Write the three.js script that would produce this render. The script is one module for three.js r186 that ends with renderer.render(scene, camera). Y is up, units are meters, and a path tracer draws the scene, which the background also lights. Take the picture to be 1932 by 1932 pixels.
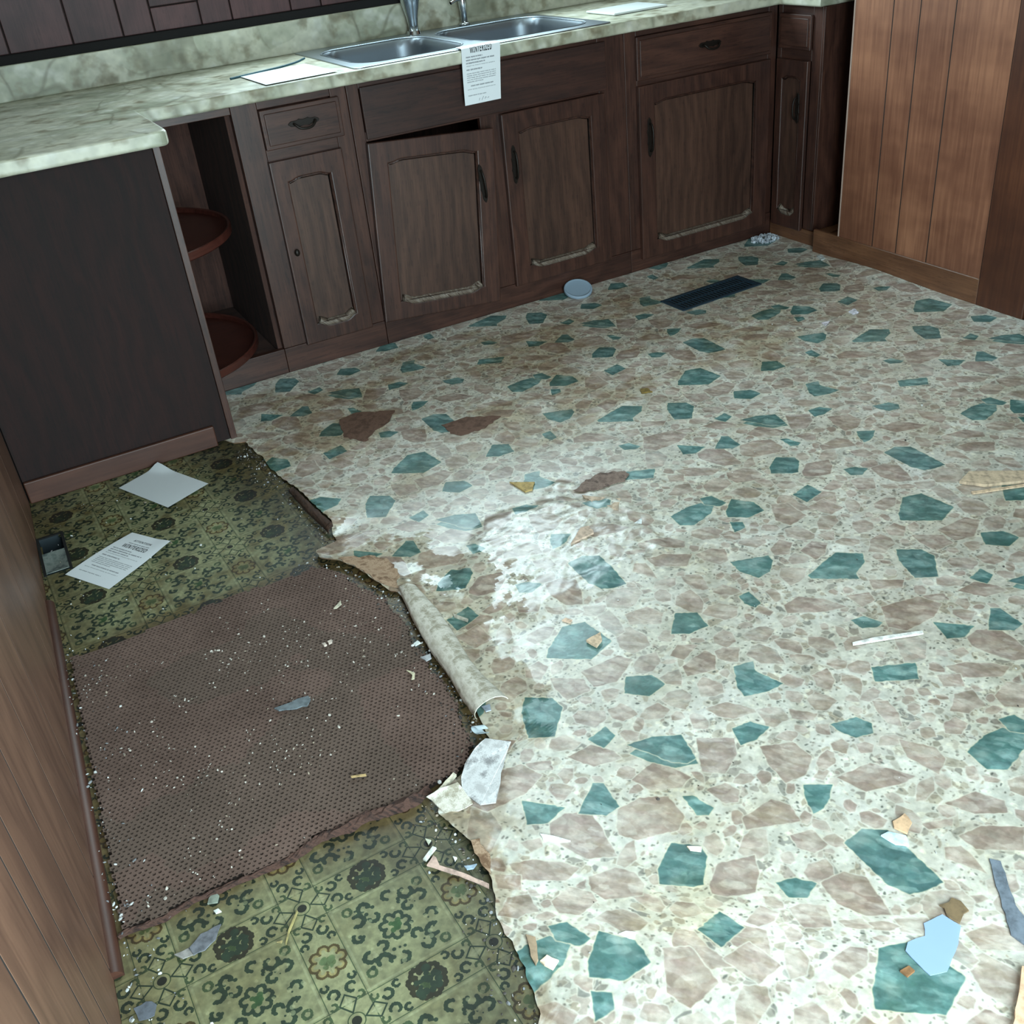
import * as THREE from 'three';
import { RoundedBoxGeometry } from 'three/addons/geometries/RoundedBoxGeometry.js';
import { mergeGeometries, toCreasedNormals } from 'three/addons/utils/BufferGeometryUtils.js';
import { RectAreaLightUniformsLib } from 'three/addons/lights/RectAreaLightUniformsLib.js';

// ---------------------------------------------------------------- camera, daylight, exposure
const scene = new THREE.Scene();
const camera = new THREE.PerspectiveCamera(53.12, 1, 0.03, 60);
camera.position.set(-2.9, 1.376, 3.268);
camera.rotation.set(-0.5552, -0.4463, -0.1122, 'YXZ');
scene.background = new THREE.Color(0.80, 0.96, 1.0);
scene.backgroundIntensity = 1.6;
RectAreaLightUniformsLib.init();
const DAY = new THREE.Color(0.765, 0.985, 1.05);
function windowLight(w, h, pos, look, power) {
  const l = new THREE.RectAreaLight(DAY, power, w, h);
  l.position.set(...pos); l.lookAt(...look); scene.add(l); return l;
}
windowLight(1.38, 0.72, [-1.25, 1.64, -0.57], [-1.25, 1.64, 5], 21);        // window over the sink
windowLight(0.9, 1.95, [-2.45, 1.04, 3.74], [-2.45, 1.04, 0], 26);          // open glass door behind the photographer
const renderer = new THREE.WebGLRenderer({ antialias: true });
renderer.toneMapping = THREE.LinearToneMapping;
renderer.toneMappingExposure = 0.82;
renderer.shadowMap.enabled = true;

// ---------------------------------------------------------------- helpers
function mulberry(a) { return () => { a |= 0; a = a + 0x6D2B79F5 | 0; let t = Math.imul(a ^ a >>> 15, 1 | a); t = t + Math.imul(t ^ t >>> 7, 61 | t) ^ t; return ((t ^ t >>> 14) >>> 0) / 4294967296; }; }
const rnd = mulberry(20261014);
const PERM = new Float32Array(65536); { const r = mulberry(77); for (let i = 0; i < 65536; i++) PERM[i] = r(); }
const hash2 = (x, y, s) => PERM[((x * 73856093) ^ (y * 19349663) ^ (s * 83492791)) & 65535];
function vnoise(x, y, px, py, s) {                       // value noise, periodic in px, py
  const xi = Math.floor(x), yi = Math.floor(y); let fx = x - xi, fy = y - yi;
  fx = fx * fx * (3 - 2 * fx); fy = fy * fy * (3 - 2 * fy);
  const x0 = ((xi % px) + px) % px, y0 = ((yi % py) + py) % py, x1 = (x0 + 1) % px, y1 = (y0 + 1) % py;
  const a = hash2(x0, y0, s), b = hash2(x1, y0, s), c = hash2(x0, y1, s), d = hash2(x1, y1, s);
  return a + (b - a) * fx + (c - a) * fy + (a - b - c + d) * fx * fy;
}
function fbm(x, y, px, py, s, o = 3) { let v = 0, a = 0.5, t = 0; for (let i = 0; i < o; i++) { v += a * vnoise(x, y, px, py, s + i); t += a; a *= 0.5; x *= 2; y *= 2; px *= 2; py *= 2; } return v / t; }
const BIG = 4096;
const free = (x, y, s, o = 3) => fbm(x + 500, y + 500, BIG, BIG, s, o);
const clamp01 = (v) => Math.min(1, Math.max(0, v));
const smooth = (a, b, v) => { const t = clamp01((v - a) / (b - a)); return t * t * (3 - 2 * t); };
const mix3 = (a, b, t) => [a[0] + (b[0] - a[0]) * t, a[1] + (b[1] - a[1]) * t, a[2] + (b[2] - a[2]) * t];

function canvas(w, h = w) { const c = document.createElement('canvas'); c.width = w; c.height = h; return [c, c.getContext('2d')]; }
function canvasTex(c, repeat) {
  const t = new THREE.CanvasTexture(c); t.colorSpace = THREE.SRGBColorSpace; t.wrapS = t.wrapT = THREE.RepeatWrapping; t.magFilter = THREE.LinearFilter; t.anisotropy = 8;
  if (repeat) t.repeat.set(repeat[0], repeat[1]); return t;
}
function pixelTex(w, h, fn, repeat, srgb = true) {       // fn(x, y) -> [r, g, b] 0..255
  const d = new Uint8Array(w * h * 4);
  for (let y = 0; y < h; y++) for (let x = 0; x < w; x++) { const c = fn(x, y), i = (y * w + x) * 4; d[i] = Math.min(255, Math.max(0, c[0])); d[i + 1] = Math.min(255, Math.max(0, c[1])); d[i + 2] = Math.min(255, Math.max(0, c[2])); d[i + 3] = 255; }
  const t = new THREE.DataTexture(d, w, h); t.wrapS = t.wrapT = THREE.RepeatWrapping; t.magFilter = THREE.LinearFilter; t.minFilter = THREE.LinearMipmapLinearFilter; t.generateMipmaps = true;
  if (srgb) t.colorSpace = THREE.SRGBColorSpace; if (repeat) t.repeat.set(repeat[0], repeat[1]); t.needsUpdate = true; return t;
}

const counts = {};
function numbered(n) { counts[n] = (counts[n] ?? -1) + 1; return counts[n] ? n + '_' + String(counts[n]).padStart(3, '0') : n; }
function tag(o, label, category, group) { o.userData.label = label; o.userData.category = category; if (group) o.userData.group = group; return o; }
function mesh(name, geo, mat, parent = scene) {
  const m = new THREE.Mesh(geo, mat); m.name = parent === scene ? numbered(name) : name; m.castShadow = m.receiveShadow = true; parent.add(m); return m;
}
function group(name, pos = [0, 0, 0], turn = 0, parent = scene) { const g = new THREE.Group(); g.name = parent === scene ? numbered(name) : name; g.position.set(...pos); g.rotation.y = turn; parent.add(g); return g; }
function structure(o) { o.userData.kind = 'structure'; return o; }

// board: chamfered box from min to max corner, uv in metres with the grain along one axis
function boxUV(g, grain = 'y', off = [0, 0]) {
  const ax = { x: 0, y: 1, z: 2 }[grain], p = g.attributes.position, n = g.attributes.normal, uv = new Float32Array(p.count * 2);
  for (let i = 0; i < p.count; i++) {
    const q = [p.getX(i), p.getY(i), p.getZ(i)], m = [Math.abs(n.getX(i)), Math.abs(n.getY(i)), Math.abs(n.getZ(i))];
    const k = m[0] > m[1] ? (m[0] > m[2] ? 0 : 2) : (m[1] > m[2] ? 1 : 2);
    let v = ax, u = 3 - k - ax; if (k === ax) { v = (k + 1) % 3; u = (k + 2) % 3; }
    uv[2 * i] = q[u] + off[0]; uv[2 * i + 1] = q[v] + off[1];
  }
  g.setAttribute('uv', new THREE.BufferAttribute(uv, 2)); return g;
}
function board(a, b, grain = 'y', bev = 0.003) {
  const s = [b[0] - a[0], b[1] - a[1], b[2] - a[2]], g = new RoundedBoxGeometry(s[0], s[1], s[2], 2, Math.min(bev, s[0] / 2.1, s[1] / 2.1, s[2] / 2.1));
  g.translate((a[0] + b[0]) / 2, (a[1] + b[1]) / 2, (a[2] + b[2]) / 2);
  return boxUV(g, grain, [Math.floor(rnd() * 40) * 0.137, Math.floor(rnd() * 40) * 0.211]);
}
function plain(a, b, grain = 'y') {
  const g = new THREE.BoxGeometry(b[0] - a[0], b[1] - a[1], b[2] - a[2]); g.translate((a[0] + b[0]) / 2, (a[1] + b[1]) / 2, (a[2] + b[2]) / 2);
  return boxUV(g, grain);
}
const merge = (l) => { const g = mergeGeometries(l.map((q) => { const c = q.index ? q.toNonIndexed() : q; for (const k of Object.keys(c.attributes)) if (!['position', 'normal', 'uv'].includes(k)) c.deleteAttribute(k); return c; })); return g; };
// a free-form sheet of small thickness from 3-D outline points (x, y, z); works for any nearly flat outline
function sheet(pts, th, rough = 0) {
  const flat = pts.map((p) => new THREE.Vector2(p[0], p[2])); if (THREE.ShapeUtils.isClockWise(flat)) { pts = pts.slice().reverse(); flat.reverse(); }
  const tri = THREE.ShapeUtils.triangulateShape(flat, []), pos = [], n = pts.length, P = (p, dy) => pos.push(p[0], p[1] + dy, p[2]);
  for (const [a, b, c] of tri) { P(pts[a], th); P(pts[c], th); P(pts[b], th); P(pts[a], 0); P(pts[b], 0); P(pts[c], 0); }
  for (let i = 0; i < n; i++) { const a = pts[i], b = pts[(i + 1) % n]; P(a, 0); P(a, th); P(b, th); P(a, 0); P(b, th); P(b, 0); }
  const g = new THREE.BufferGeometry(); g.setAttribute('position', new THREE.Float32BufferAttribute(pos, 3)); g.computeVertexNormals();
  const uv = []; for (let i = 0; i < pos.length; i += 3) uv.push(pos[i], pos[i + 2]); g.setAttribute('uv', new THREE.Float32BufferAttribute(uv, 2)); return g;
}
const pairs = (l, y) => { const o = []; for (let i = 0; i < l.length; i += 2) o.push([l[i], y, l[i + 1]]); return o; };
const triples = (l) => { const o = []; for (let i = 0; i < l.length; i += 3) o.push([l[i], l[i + 1], l[i + 2]]); return o; };
// outline made ragged: extra points between corners
function ragged(pts, amt, seed) {
  const r = mulberry(seed), o = [];
  pts.forEach((p, i) => { const q = pts[(i + 1) % pts.length], L = Math.hypot(q[0] - p[0], q[2] - p[2]), n = Math.max(1, Math.min(8, Math.round(L / 0.012))); for (let k = 0; k < n; k++) { const t = k / n; o.push([p[0] + (q[0] - p[0]) * t + (k ? (r() - 0.5) * amt : 0), p[1] + (q[1] - p[1]) * t, p[2] + (q[2] - p[2]) * t + (k ? (r() - 0.5) * amt : 0)]); } });
  return o;
}
// surface through rows of 3-D points
function rowsSurface(rows, th = 0.0015, crease = 0.9) {
  const nr = rows.length, nc = rows[0].length, pos = [], uv = [], idx = [];
  for (const r of rows) r.forEach((p) => { pos.push(...p); uv.push(p[0] + p[1], p[2]); });
  for (let i = 0; i < nr - 1; i++) for (let j = 0; j < nc - 1; j++) { const a = i * nc + j; idx.push(a, a + 1, a + nc, a + 1, a + nc + 1, a + nc); }
  const g = new THREE.BufferGeometry(); g.setAttribute('position', new THREE.Float32BufferAttribute(pos, 3)); g.setAttribute('uv', new THREE.Float32BufferAttribute(uv, 2)); g.setIndex(idx); g.computeVertexNormals();
  const n = g.attributes.normal, p2 = pos.slice(), N = nr * nc; for (let i = 0; i < N; i++) { p2[3 * i] -= n.getX(i) * th; p2[3 * i + 1] -= n.getY(i) * th; p2[3 * i + 2] -= n.getZ(i) * th; }
  const all = pos.concat(p2), id2 = idx.slice(); for (let i = 0; i < idx.length; i += 3) id2.push(idx[i] + N, idx[i + 2] + N, idx[i + 1] + N);
  const rim = []; for (let j = 0; j < nc; j++) rim.push(j); for (let i = 1; i < nr; i++) rim.push(i * nc + nc - 1); for (let j = nc - 2; j >= 0; j--) rim.push((nr - 1) * nc + j); for (let i = nr - 2; i > 0; i--) rim.push(i * nc);
  rim.forEach((a, i) => { const b = rim[(i + 1) % rim.length]; id2.push(a, a + N, b, b, a + N, b + N); });
  const h = new THREE.BufferGeometry(); h.setAttribute('position', new THREE.Float32BufferAttribute(all, 3)); h.setAttribute('uv', new THREE.Float32BufferAttribute(uv.concat(uv), 2)); h.setIndex(id2);
  return toCreasedNormals(h, crease);
}

// ---------------------------------------------------------------- textures
function woodTex(dark, light, seed, { fig = 1, fine = 1, blotch = 0.35, w = 512, h = 1024, pores = 0.25, band = [3, 3], ringAmp = 0.28 } = {}) {   // 0.5 m x 1 m, grain along v
  return pixelTex(w, h, (x, y) => {
    const u = x / w, v = y / h, warp = fbm(u * 4, v * 4, 4, 4, seed, 3) * 1.3;
    const ring = 0.5 + 0.5 * Math.sin((u * 9 * fig + warp * 2.2) * 6.283);
    const f = vnoise(u * 160 * fine, v * 10, 160 * fine, 10, seed + 5) * 0.6 + vnoise(u * 70, v * 4, 70, 4, seed + 6) * 0.4;
    const p = vnoise(u * 250, v * 40, 250, 40, seed + 9) > 0.78 ? pores : 0;
    const b = fbm(u * band[0], v * band[1], band[0], band[1], seed + 3, 4);
    let t = ring * ringAmp + f * 0.5 + (b - 0.5) * blotch * 2 + 0.12 - p;
    const c = mix3(dark, light, clamp01(t)); return c;
  }, [2, 1]);
}
const marbleTex = (() => {                                // postformed laminate, 1.2 m square: cream and olive stone with soft veins
  const N = 1024, r = mulberry(5), cells = []; for (let i = 0; i < 46; i++) cells.push([r(), r(), r()]);
  return pixelTex(N, N, (x, y) => {
    const u = x / N, v = y / N, wx = u + (fbm(u * 6, v * 6, 6, 6, 11, 3) - 0.5) * 0.16, wy = v + (fbm(u * 6, v * 6, 6, 6, 15, 3) - 0.5) * 0.16;
    let d1 = 9, d2 = 9, id = 0; for (const c of cells) { let dx = Math.abs(wx - c[0]), dy = Math.abs(wy - c[1]); dx = dx % 1; dy = dy % 1; dx = Math.min(dx, 1 - dx); dy = Math.min(dy, 1 - dy); const d = Math.hypot(dx, dy); if (d < d1) { d2 = d1; d1 = d; id = c[2]; } else if (d < d2) d2 = d; }
    const vein = 1 - smooth(0, 0.014, d2 - d1), cl = fbm(u * 9, v * 9, 9, 9, 31, 4), mo = fbm(u * 24, v * 24, 24, 24, 41, 4), sp = fbm(u * 60, v * 60, 60, 60, 51, 2);
    let c = mix3([204, 202, 178], [160, 163, 138], clamp01(id * 0.55 + (cl - 0.5) * 2.0));
    c = mix3(c, [132, 124, 98], clamp01((mo - 0.55) * 3.4)); c = mix3(c, [222, 222, 206], clamp01((0.4 - mo) * 3.2));
    c = mix3(c, [104, 100, 78], vein * 0.4 * smooth(0.35, 0.6, cl)); const k = 0.9 + sp * 0.2; return [c[0] * k * 0.92, c[1] * k * 0.92, c[2] * k * 0.94];
  }, [1 / 1.2, 1 / 1.2]);
})();
// ---------------------------------------------------------------- traced outlines: chips of the print (percent of one repeat), torn edges and litter (metres on the floor)
const TEAL_CHIPS = [
  [21.6,68.1,28.0,66.0,28.6,71.1,22.1,73.0],[2.3,65.1,7.3,60.7,11.1,65.3,10.8,70.0,5.6,70.7,1.1,67.6],[0.2,69.8,2.9,71.6,1.8,74.1,-1.7,74.4],
  [36.6,90.6,43.3,84.8,48.6,86.0,50.2,95.3,43.3,98.4,35.2,92.8],[46.7,7.3,51.5,9.7,52.3,13.6,47.6,15.1,43.7,11.6],
  [62.6,100.2,67.5,94.4,71.8,96.9,71.1,102.2,65.9,102.3],[1.4,-1.0,12.8,-5.0,17.8,-1.2,15.8,1.9,11.1,4.3,10.2,6.4,1.2,0.4],
  [25.4,1.8,30.2,5.0,30.7,8.6,25.4,15.3,20.7,12.9,22.7,5.7],[89.7,84.5,98.9,87.3,98.5,89.6,95.1,92.9,91.3,93.5,89.2,89.0],
  [83.2,96.9,86.2,96.7,85.7,101.9,83.8,102.4,82.6,99.8],[30.6,19.5,35.4,18.1,35.8,21.4,32.1,23.1],
  [35.7,27.0,41.9,26.2,46.8,28.5,45.3,36.0,41.1,34.7,37.9,31.0],[-1.9,17.3,1.5,17.7,3.3,21.7,1.1,22.2,-1.7,20.8],
  [12.3,27.1,18.4,32.7,13.9,34.3,10.5,32.8],[25.7,30.0,27.4,31.1,27.1,37.6,23.9,38.2,19.8,35.2],
  [67.5,16.5,72.0,17.2,70.6,20.0,72.9,26.2,68.9,26.5,63.9,25.2,64.3,22.5],[91.1,31.6,99.5,35.2,96.5,39.4,88.7,35.4],
  [73.1,40.4,78.6,41.4,79.9,44.3,78.3,46.4,74.7,45.7,73.3,42.9],[56.3,31.6,60.5,31.8,62.8,34.9,58.6,36.4,55.0,36.2],
  [89.2,59.0,94.9,57.6,99.5,57.8,101.4,61.0,98.5,63.7,92.0,65.9,88.9,64.0],[36.4,24.8,41.8,25.3,46.9,27.9,45.8,34.6,43.6,34.9,41.2,33.0,39.3,29.3],
  [38.3,41.3,40.0,42.1,41.5,46.5,39.8,47.5,38.0,46.4],[30.6,49.3,34.8,52.5,34.3,54.8,30.3,59.5,28.5,59.1,24.0,55.8,25.6,52.9],
  [0.6,55.7,4.0,56.4,5.0,61.5,2.6,62.0,-0.1,59.2],[58.6,50.2,63.1,52.8,60.6,55.0,58.1,56.4,55.7,56.5,57.1,52.5],
  [56.0,64.2,60.6,63.3,64.2,65.7,64.2,78.5,61.2,78.4,57.8,77.7,56.2,74.5],[40.9,65.0,44.4,65.9,46.5,68.5,43.0,70.2,40.4,68.7],
];
const TAUPE_CHIPS = [
  [48.9,30.1,55.1,33.9,53.0,37.6,48.1,40.7,44.8,38.0],[32.4,33.1,38.1,31.3,40.3,34.0,42.3,38.2,39.3,39.4,34.3,37.3],
  [24.1,41.7,26.6,38.0,31.5,37.7,36.0,40.0,35.9,45.5,33.3,47.5,25.9,45.8,23.7,43.0],
  [14.2,34.7,17.6,33.9,21.7,35.9,21.9,40.4,21.4,42.8,21.0,47.0,16.1,44.9,14.0,40.7,13.0,37.1],
  [14.4,48.5,19.5,49.0,21.8,51.5,21.7,54.5,19.7,56.7,13.4,54.7,12.8,51.4],[5.1,50.6,10.2,48.9,12.5,51.9,12.0,54.3,7.0,55.9,4.3,53.8],
  [31.1,60.0,35.0,57.0,41.4,58.6,39.7,62.2,36.5,65.1,31.7,63.7,30.2,61.8],[24.1,72.1,29.0,70.7,31.2,73.4,26.9,79.1,24.8,77.1],
  [16.8,67.6,18.7,66.3,20.8,68.1,20.3,72.0,21.7,77.0,15.9,74.6,14.9,70.1],[24.9,21.5,30.4,21.1,33.4,24.9,33.7,27.3,27.9,26.5],
  [3.8,39.2,7.8,40.4,11.6,43.0,14.1,45.9,10.5,47.3,4.0,43.5],[42.8,42.3,46.8,42.6,48.0,45.4,46.1,47.6,43.9,46.7],
  [7.7,35.9,11.1,36.7,10.7,38.7,8.3,38.8],[17.0,19.0,21.6,20.5,20.9,23.2,17.5,21.1],[44.4,51.0,51.5,50.0,53.5,52.8,52.7,56.7,47.8,54.9,43.5,53.5],
  [47.3,68.7,51.9,68.9,54.2,71.6,53.0,76.6,51.3,79.8,47.8,78.1,46.1,73.6],[49.2,58.4,53.2,59.2,53.4,63.1,50.3,63.5,48.6,61.0],
  [57.8,38.3,63.9,40.6,64.5,45.5,60.7,48.4,56.2,48.3,56.4,42.8],[64.9,51.8,72.5,52.1,77.1,58.8,73.9,58.9,67.0,57.2],
  [76.7,66.2,83.2,66.9,85.8,70.9,84.2,73.0,79.4,70.5],[73.3,72.6,78.2,72.9,84.0,76.7,80.1,80.2,73.7,76.0],
  [69.6,73.3,72.1,74.4,72.1,77.6,71.4,80.6,69.4,77.1,68.0,75.2],[35.2,83.2,39.8,82.4,41.7,84.1,39.2,86.6,35.2,87.1,34.3,84.6],
  [57.7,88.5,63.4,88.8,65.2,92.8,62.6,95.9,56.7,92.3],[70.0,67.6,75.3,69.3,74.1,70.5,70.1,69.2],
  [7.0,17.1,16.3,18.6,18.5,23.2,13.9,25.8,5.6,26.4,3.2,23.3],[89.6,5.1,94.4,4.3,98.5,8.1,100.7,13.0,96.0,12.1,88.4,7.9],
  [20.9,75.0,26.8,74.2,27.9,80.3,23.0,81.2],[13.9,68.7,17.9,70.5,17.9,78.2,11.8,79.5,10.2,75.7],[14.4,86.7,18.8,87.4,16.3,90.6,14.4,89.7],
  [6.4,89.9,11.3,88.0,14.0,90.7,11.0,93.7,7.1,94.9],[1.0,85.4,5.4,83.2,7.1,86.0,3.4,89.5,0.1,88.1],[29.6,93.4,33.2,92.8,34.1,95.7,30.8,98.6,28.5,96.2],
  [39.3,0.9,48.8,0.3,50.7,3.4,44.2,7.7,39.3,6.5],[32.8,-0.8,38.7,3.1,38.2,7.1,32.5,7.3,32.1,2.1],[3.4,9.8,8.4,11.6,7.5,14.6,3.5,14.9],
  [79.3,27.2,83.4,27.1,82.3,30.9,79.6,32.7,78.1,30.6],[0.4,40.4,4.4,42.4,2.3,45.7,-1.1,43.6],
  [84.3,39.5,86.9,41.1,86.1,44.9,84.1,47.9,82.5,45.9,83.1,42.0],[91.3,51.3,94.3,51.1,95.0,53.6,91.8,55.2,89.6,53.3],
  [69.6,44.6,72.3,44.5,72.6,46.4,70.4,48.1,69.0,46.2],[81.2,50.2,85.2,55.1,84.8,58.2,80.9,60.6,79.2,54.4],[11.7,7.8,18.2,12.1,15.7,14.2,10.1,11.2],
  [69.1,32.8,72.9,36.8,71.0,37.8,67.9,35.3],[58.3,6.4,61.6,4.1,65.3,6.5,60.0,9.1],[58.5,10.8,65.5,8.8,66.4,11.6,63.8,15.3,57.7,14.0],
];
const TORN = {
  flap: [-2.386, 0.030, 1.973, -2.360, 0.022, 1.992, -2.351, 0.030, 2.007, -2.369, 0.022, 2.021, -2.396, 0.016, 2.049, -2.422, 0.010, 2.084, -2.434, 0.004, 2.097, -2.459, 0.004, 2.086, -2.474, 0.006, 2.047, -2.461, 0.014, 2.018, -2.435, 0.020, 1.992, -2.411, 0.028, 1.981],
  flap_low: [-2.533, 0.012, 2.023, -2.505, 0.014, 2.020, -2.472, 0.014, 2.026, -2.469, 0.006, 2.053, -2.469, 0.004, 2.076, -2.498, 0.003, 2.076, -2.519, 0.003, 2.067, -2.526, 0.006, 2.040],
  rollL: [-2.320, 0.010, 1.411, -2.344, 0.018, 1.569, -2.354, 0.018, 1.671, -2.357, 0.020, 1.751, -2.367, 0.022, 1.846, -2.369, 0.024, 1.902],
  rollR: [-2.292, 0.012, 1.440, -2.297, 0.020, 1.544, -2.309, 0.020, 1.652, -2.320, 0.022, 1.752, -2.323, 0.024, 1.832, -2.322, 0.028, 1.899],
  curlTop: [-2.372, 0.012, 0.801, -2.371, 0.020, 0.847, -2.364, 0.020, 0.948, -2.351, 0.020, 1.061, -2.353, 0.016, 1.070],
  curlBot: [-2.383, 0.000, 0.807, -2.382, 0.000, 0.859, -2.378, 0.000, 0.953, -2.368, 0.000, 1.049, -2.367, 0.000, 1.075],
  backing: [-2.393, 1.210, -2.331, 1.231, -2.292, 1.271, -2.292, 1.337, -2.318, 1.401, -2.343, 1.375, -2.356, 1.335, -2.372, 1.264],
  backing_low: [-2.509, 2.148, -2.494, 2.152, -2.497, 2.178, -2.498, 2.199, -2.513, 2.228, -2.516, 2.197, -2.513, 2.165],
  hole_a: [-2.112, 0.468, -2.054, 0.455, -1.947, 0.521, -1.991, 0.582, -2.057, 0.616, -2.100, 0.658, -2.141, 0.590],
  hole_b: [-1.876, 0.707, -1.790, 0.707, -1.706, 0.772, -1.781, 0.811, -1.859, 0.808, -1.878, 0.775],
  tear: [-1.767, 1.280, -1.730, 1.261, -1.659, 1.244, -1.603, 1.279, -1.603, 1.298, -1.632, 1.321, -1.684, 1.315, -1.725, 1.313],
};
const BITS = {
  wood_shard: [-1.762, 1.316, -1.746, 1.337, -1.693, 1.390, -1.728, 1.429, -1.743, 1.397, -1.759, 1.377],
  wood_wedge: [-1.852, 1.452, -1.831, 1.457, -1.838, 1.489, -1.907, 1.496],
  white_chip: [-1.757, 1.521, -1.734, 1.504, -1.701, 1.494, -1.734, 1.542],
  tan_chip: [-2.067, 1.815, -2.028, 1.810, -2.039, 1.832, -2.060, 1.844],
  peach_flake: [-2.072, 1.724, -2.060, 1.721, -2.053, 1.737, -2.062, 1.742],
  grey_stick: [-2.256, 1.564, -2.237, 1.601, -2.242, 1.607, -2.259, 1.574],
  yellow_splinter: [-1.878, 1.137, -1.824, 1.179, -1.849, 1.209, -1.869, 1.207],
  board: [-0.993, 1.836, -0.940, 1.818, -0.784, 1.935, -0.814, 1.957, -0.961, 1.883],
  thin_stick: [-1.004, 1.881, -0.816, 1.959, -0.824, 1.965, -1.010, 1.889],
  white_stick: [-1.636, 2.132, -1.587, 2.146, -1.499, 2.184, -1.503, 2.191, -1.565, 2.166, -1.639, 2.137],
  white_sliver: [-2.403, 2.197, -2.387, 2.213, -2.368, 2.238, -2.385, 2.229, -2.404, 2.209],
  cream_chip: [-2.215, 2.353, -2.195, 2.367, -2.202, 2.374, -2.215, 2.362],
  orange_chip: [-2.523, 2.403, -2.509, 2.400, -2.499, 2.417, -2.514, 2.425, -2.521, 2.412],
  white_red: [-2.399, 2.427, -2.387, 2.429, -2.375, 2.439, -2.383, 2.446, -2.390, 2.442],
  leaf_chip: [-1.908, 2.498, -1.880, 2.497, -1.885, 2.517, -1.907, 2.528, -1.915, 2.508],
  plaster: [-1.943, 2.507, -1.928, 2.508, -1.911, 2.529, -1.922, 2.546, -1.937, 2.532],
  blue_paper: [-2.011, 2.657, -1.977, 2.661, -1.970, 2.689, -1.996, 2.707, -2.044, 2.729, -2.068, 2.721, -2.067, 2.675, -2.054, 2.667, -2.026, 2.673],
  slate_strip: [-1.840, 2.630, -1.830, 2.643, -1.877, 2.708, -1.886, 2.737, -1.920, 2.764, -1.923, 2.737, -1.873, 2.670],
  dead_leaf: [-1.969, 2.648, -1.944, 2.649, -1.941, 2.678, -1.968, 2.685, -1.974, 2.666],
  brown_crumb: [-2.098, 2.694, -2.082, 2.695, -2.081, 2.705, -2.096, 2.706],
  mustard: [-1.284, 0.893, -1.265, 0.903, -1.267, 0.933, -1.297, 0.919],
  white_far: [-0.397, 0.856, -0.365, 0.850, -0.378, 0.883, -0.403, 0.881],
  white_far2: [-0.529, 0.867, -0.501, 0.875, -0.536, 0.895],
  blue_shard: [-2.691, 1.634, -2.668, 1.636, -2.643, 1.635, -2.621, 1.639, -2.620, 1.651, -2.633, 1.666, -2.662, 1.657, -2.685, 1.646],
  splinter: [-2.473, 1.390, -2.449, 1.372, -2.452, 1.385, -2.467, 1.393],
  bean1: [-2.540, 1.497, -2.533, 1.498, -2.532, 1.507, -2.538, 1.507],
  bean2: [-2.527, 1.497, -2.517, 1.497, -2.519, 1.505, -2.527, 1.506],
  moon: [-2.422, 1.683, -2.411, 1.702, -2.419, 1.717, -2.425, 1.716, -2.418, 1.705],
  flake: [-2.373, 1.608, -2.361, 1.603, -2.358, 1.614, -2.372, 1.616],
  grey_chip: [-2.380, 1.661, -2.358, 1.663, -2.362, 1.677, -2.375, 1.679],
  pad_stick: [-2.628, 1.894, -2.602, 1.905, -2.603, 1.910, -2.628, 1.898],
  plastic1: [-2.977, 2.081, -2.953, 2.065, -2.920, 2.065, -2.935, 2.088, -2.955, 2.098, -2.973, 2.097],
  plastic2: [-2.999, 2.079, -2.975, 2.080, -2.972, 2.096, -2.989, 2.094],
  glassy: [-2.924, 2.004, -2.913, 1.997, -2.908, 2.008, -2.914, 2.020, -2.929, 2.014],
  white_l: [-2.924, 2.033, -2.916, 2.033, -2.913, 2.041, -2.922, 2.040],
  straw: [-2.806, 2.109, -2.806, 2.113, -2.830, 2.142, -2.842, 2.161, -2.842, 2.158, -2.831, 2.138],
  straw2: [-2.853, 2.147, -2.844, 2.149, -2.847, 2.153],
  blue_patch: [-3.074, 2.136, -3.055, 2.135, -3.042, 2.149, -3.049, 2.165, -3.071, 2.161],
  sliver_pink: [-2.592, 2.147, -2.574, 2.135, -2.572, 2.142, -2.574, 2.159, -2.548, 2.194, -2.522, 2.237, -2.526, 2.244, -2.534, 2.229, -2.556, 2.194],
  white_bit: [-2.592, 2.132, -2.567, 2.117, -2.563, 2.123, -2.589, 2.138],
  tri1: [-2.570, 2.092, -2.563, 2.101, -2.571, 2.107],
  tri2: [-2.547, 2.153, -2.542, 2.159, -2.548, 2.163],
  blue_plastic: [-2.540, 2.181, -2.520, 2.189, -2.529, 2.194, -2.539, 2.190],
  roll_paper: [-2.344, 1.870, -2.327, 1.875, -2.335, 1.895, -2.345, 1.892],
  flap_stick: [-2.507, 2.015, -2.467, 1.996, -2.464, 2.003, -2.501, 2.020],
  white_tri: [-2.496, 2.151, -2.497, 2.180, -2.506, 2.185, -2.506, 2.163],
  bark: [-2.519, 2.353, -2.509, 2.365, -2.524, 2.399, -2.532, 2.405, -2.531, 2.389],
  whitechipbase: [-0.077, 0.358, -0.058, 0.365, -0.077, 0.406, -0.100, 0.407],
  corner_offcut: [-1.957, 2.781, -1.927, 2.800, -2.014, 2.867, -2.053, 2.842],
};
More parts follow.
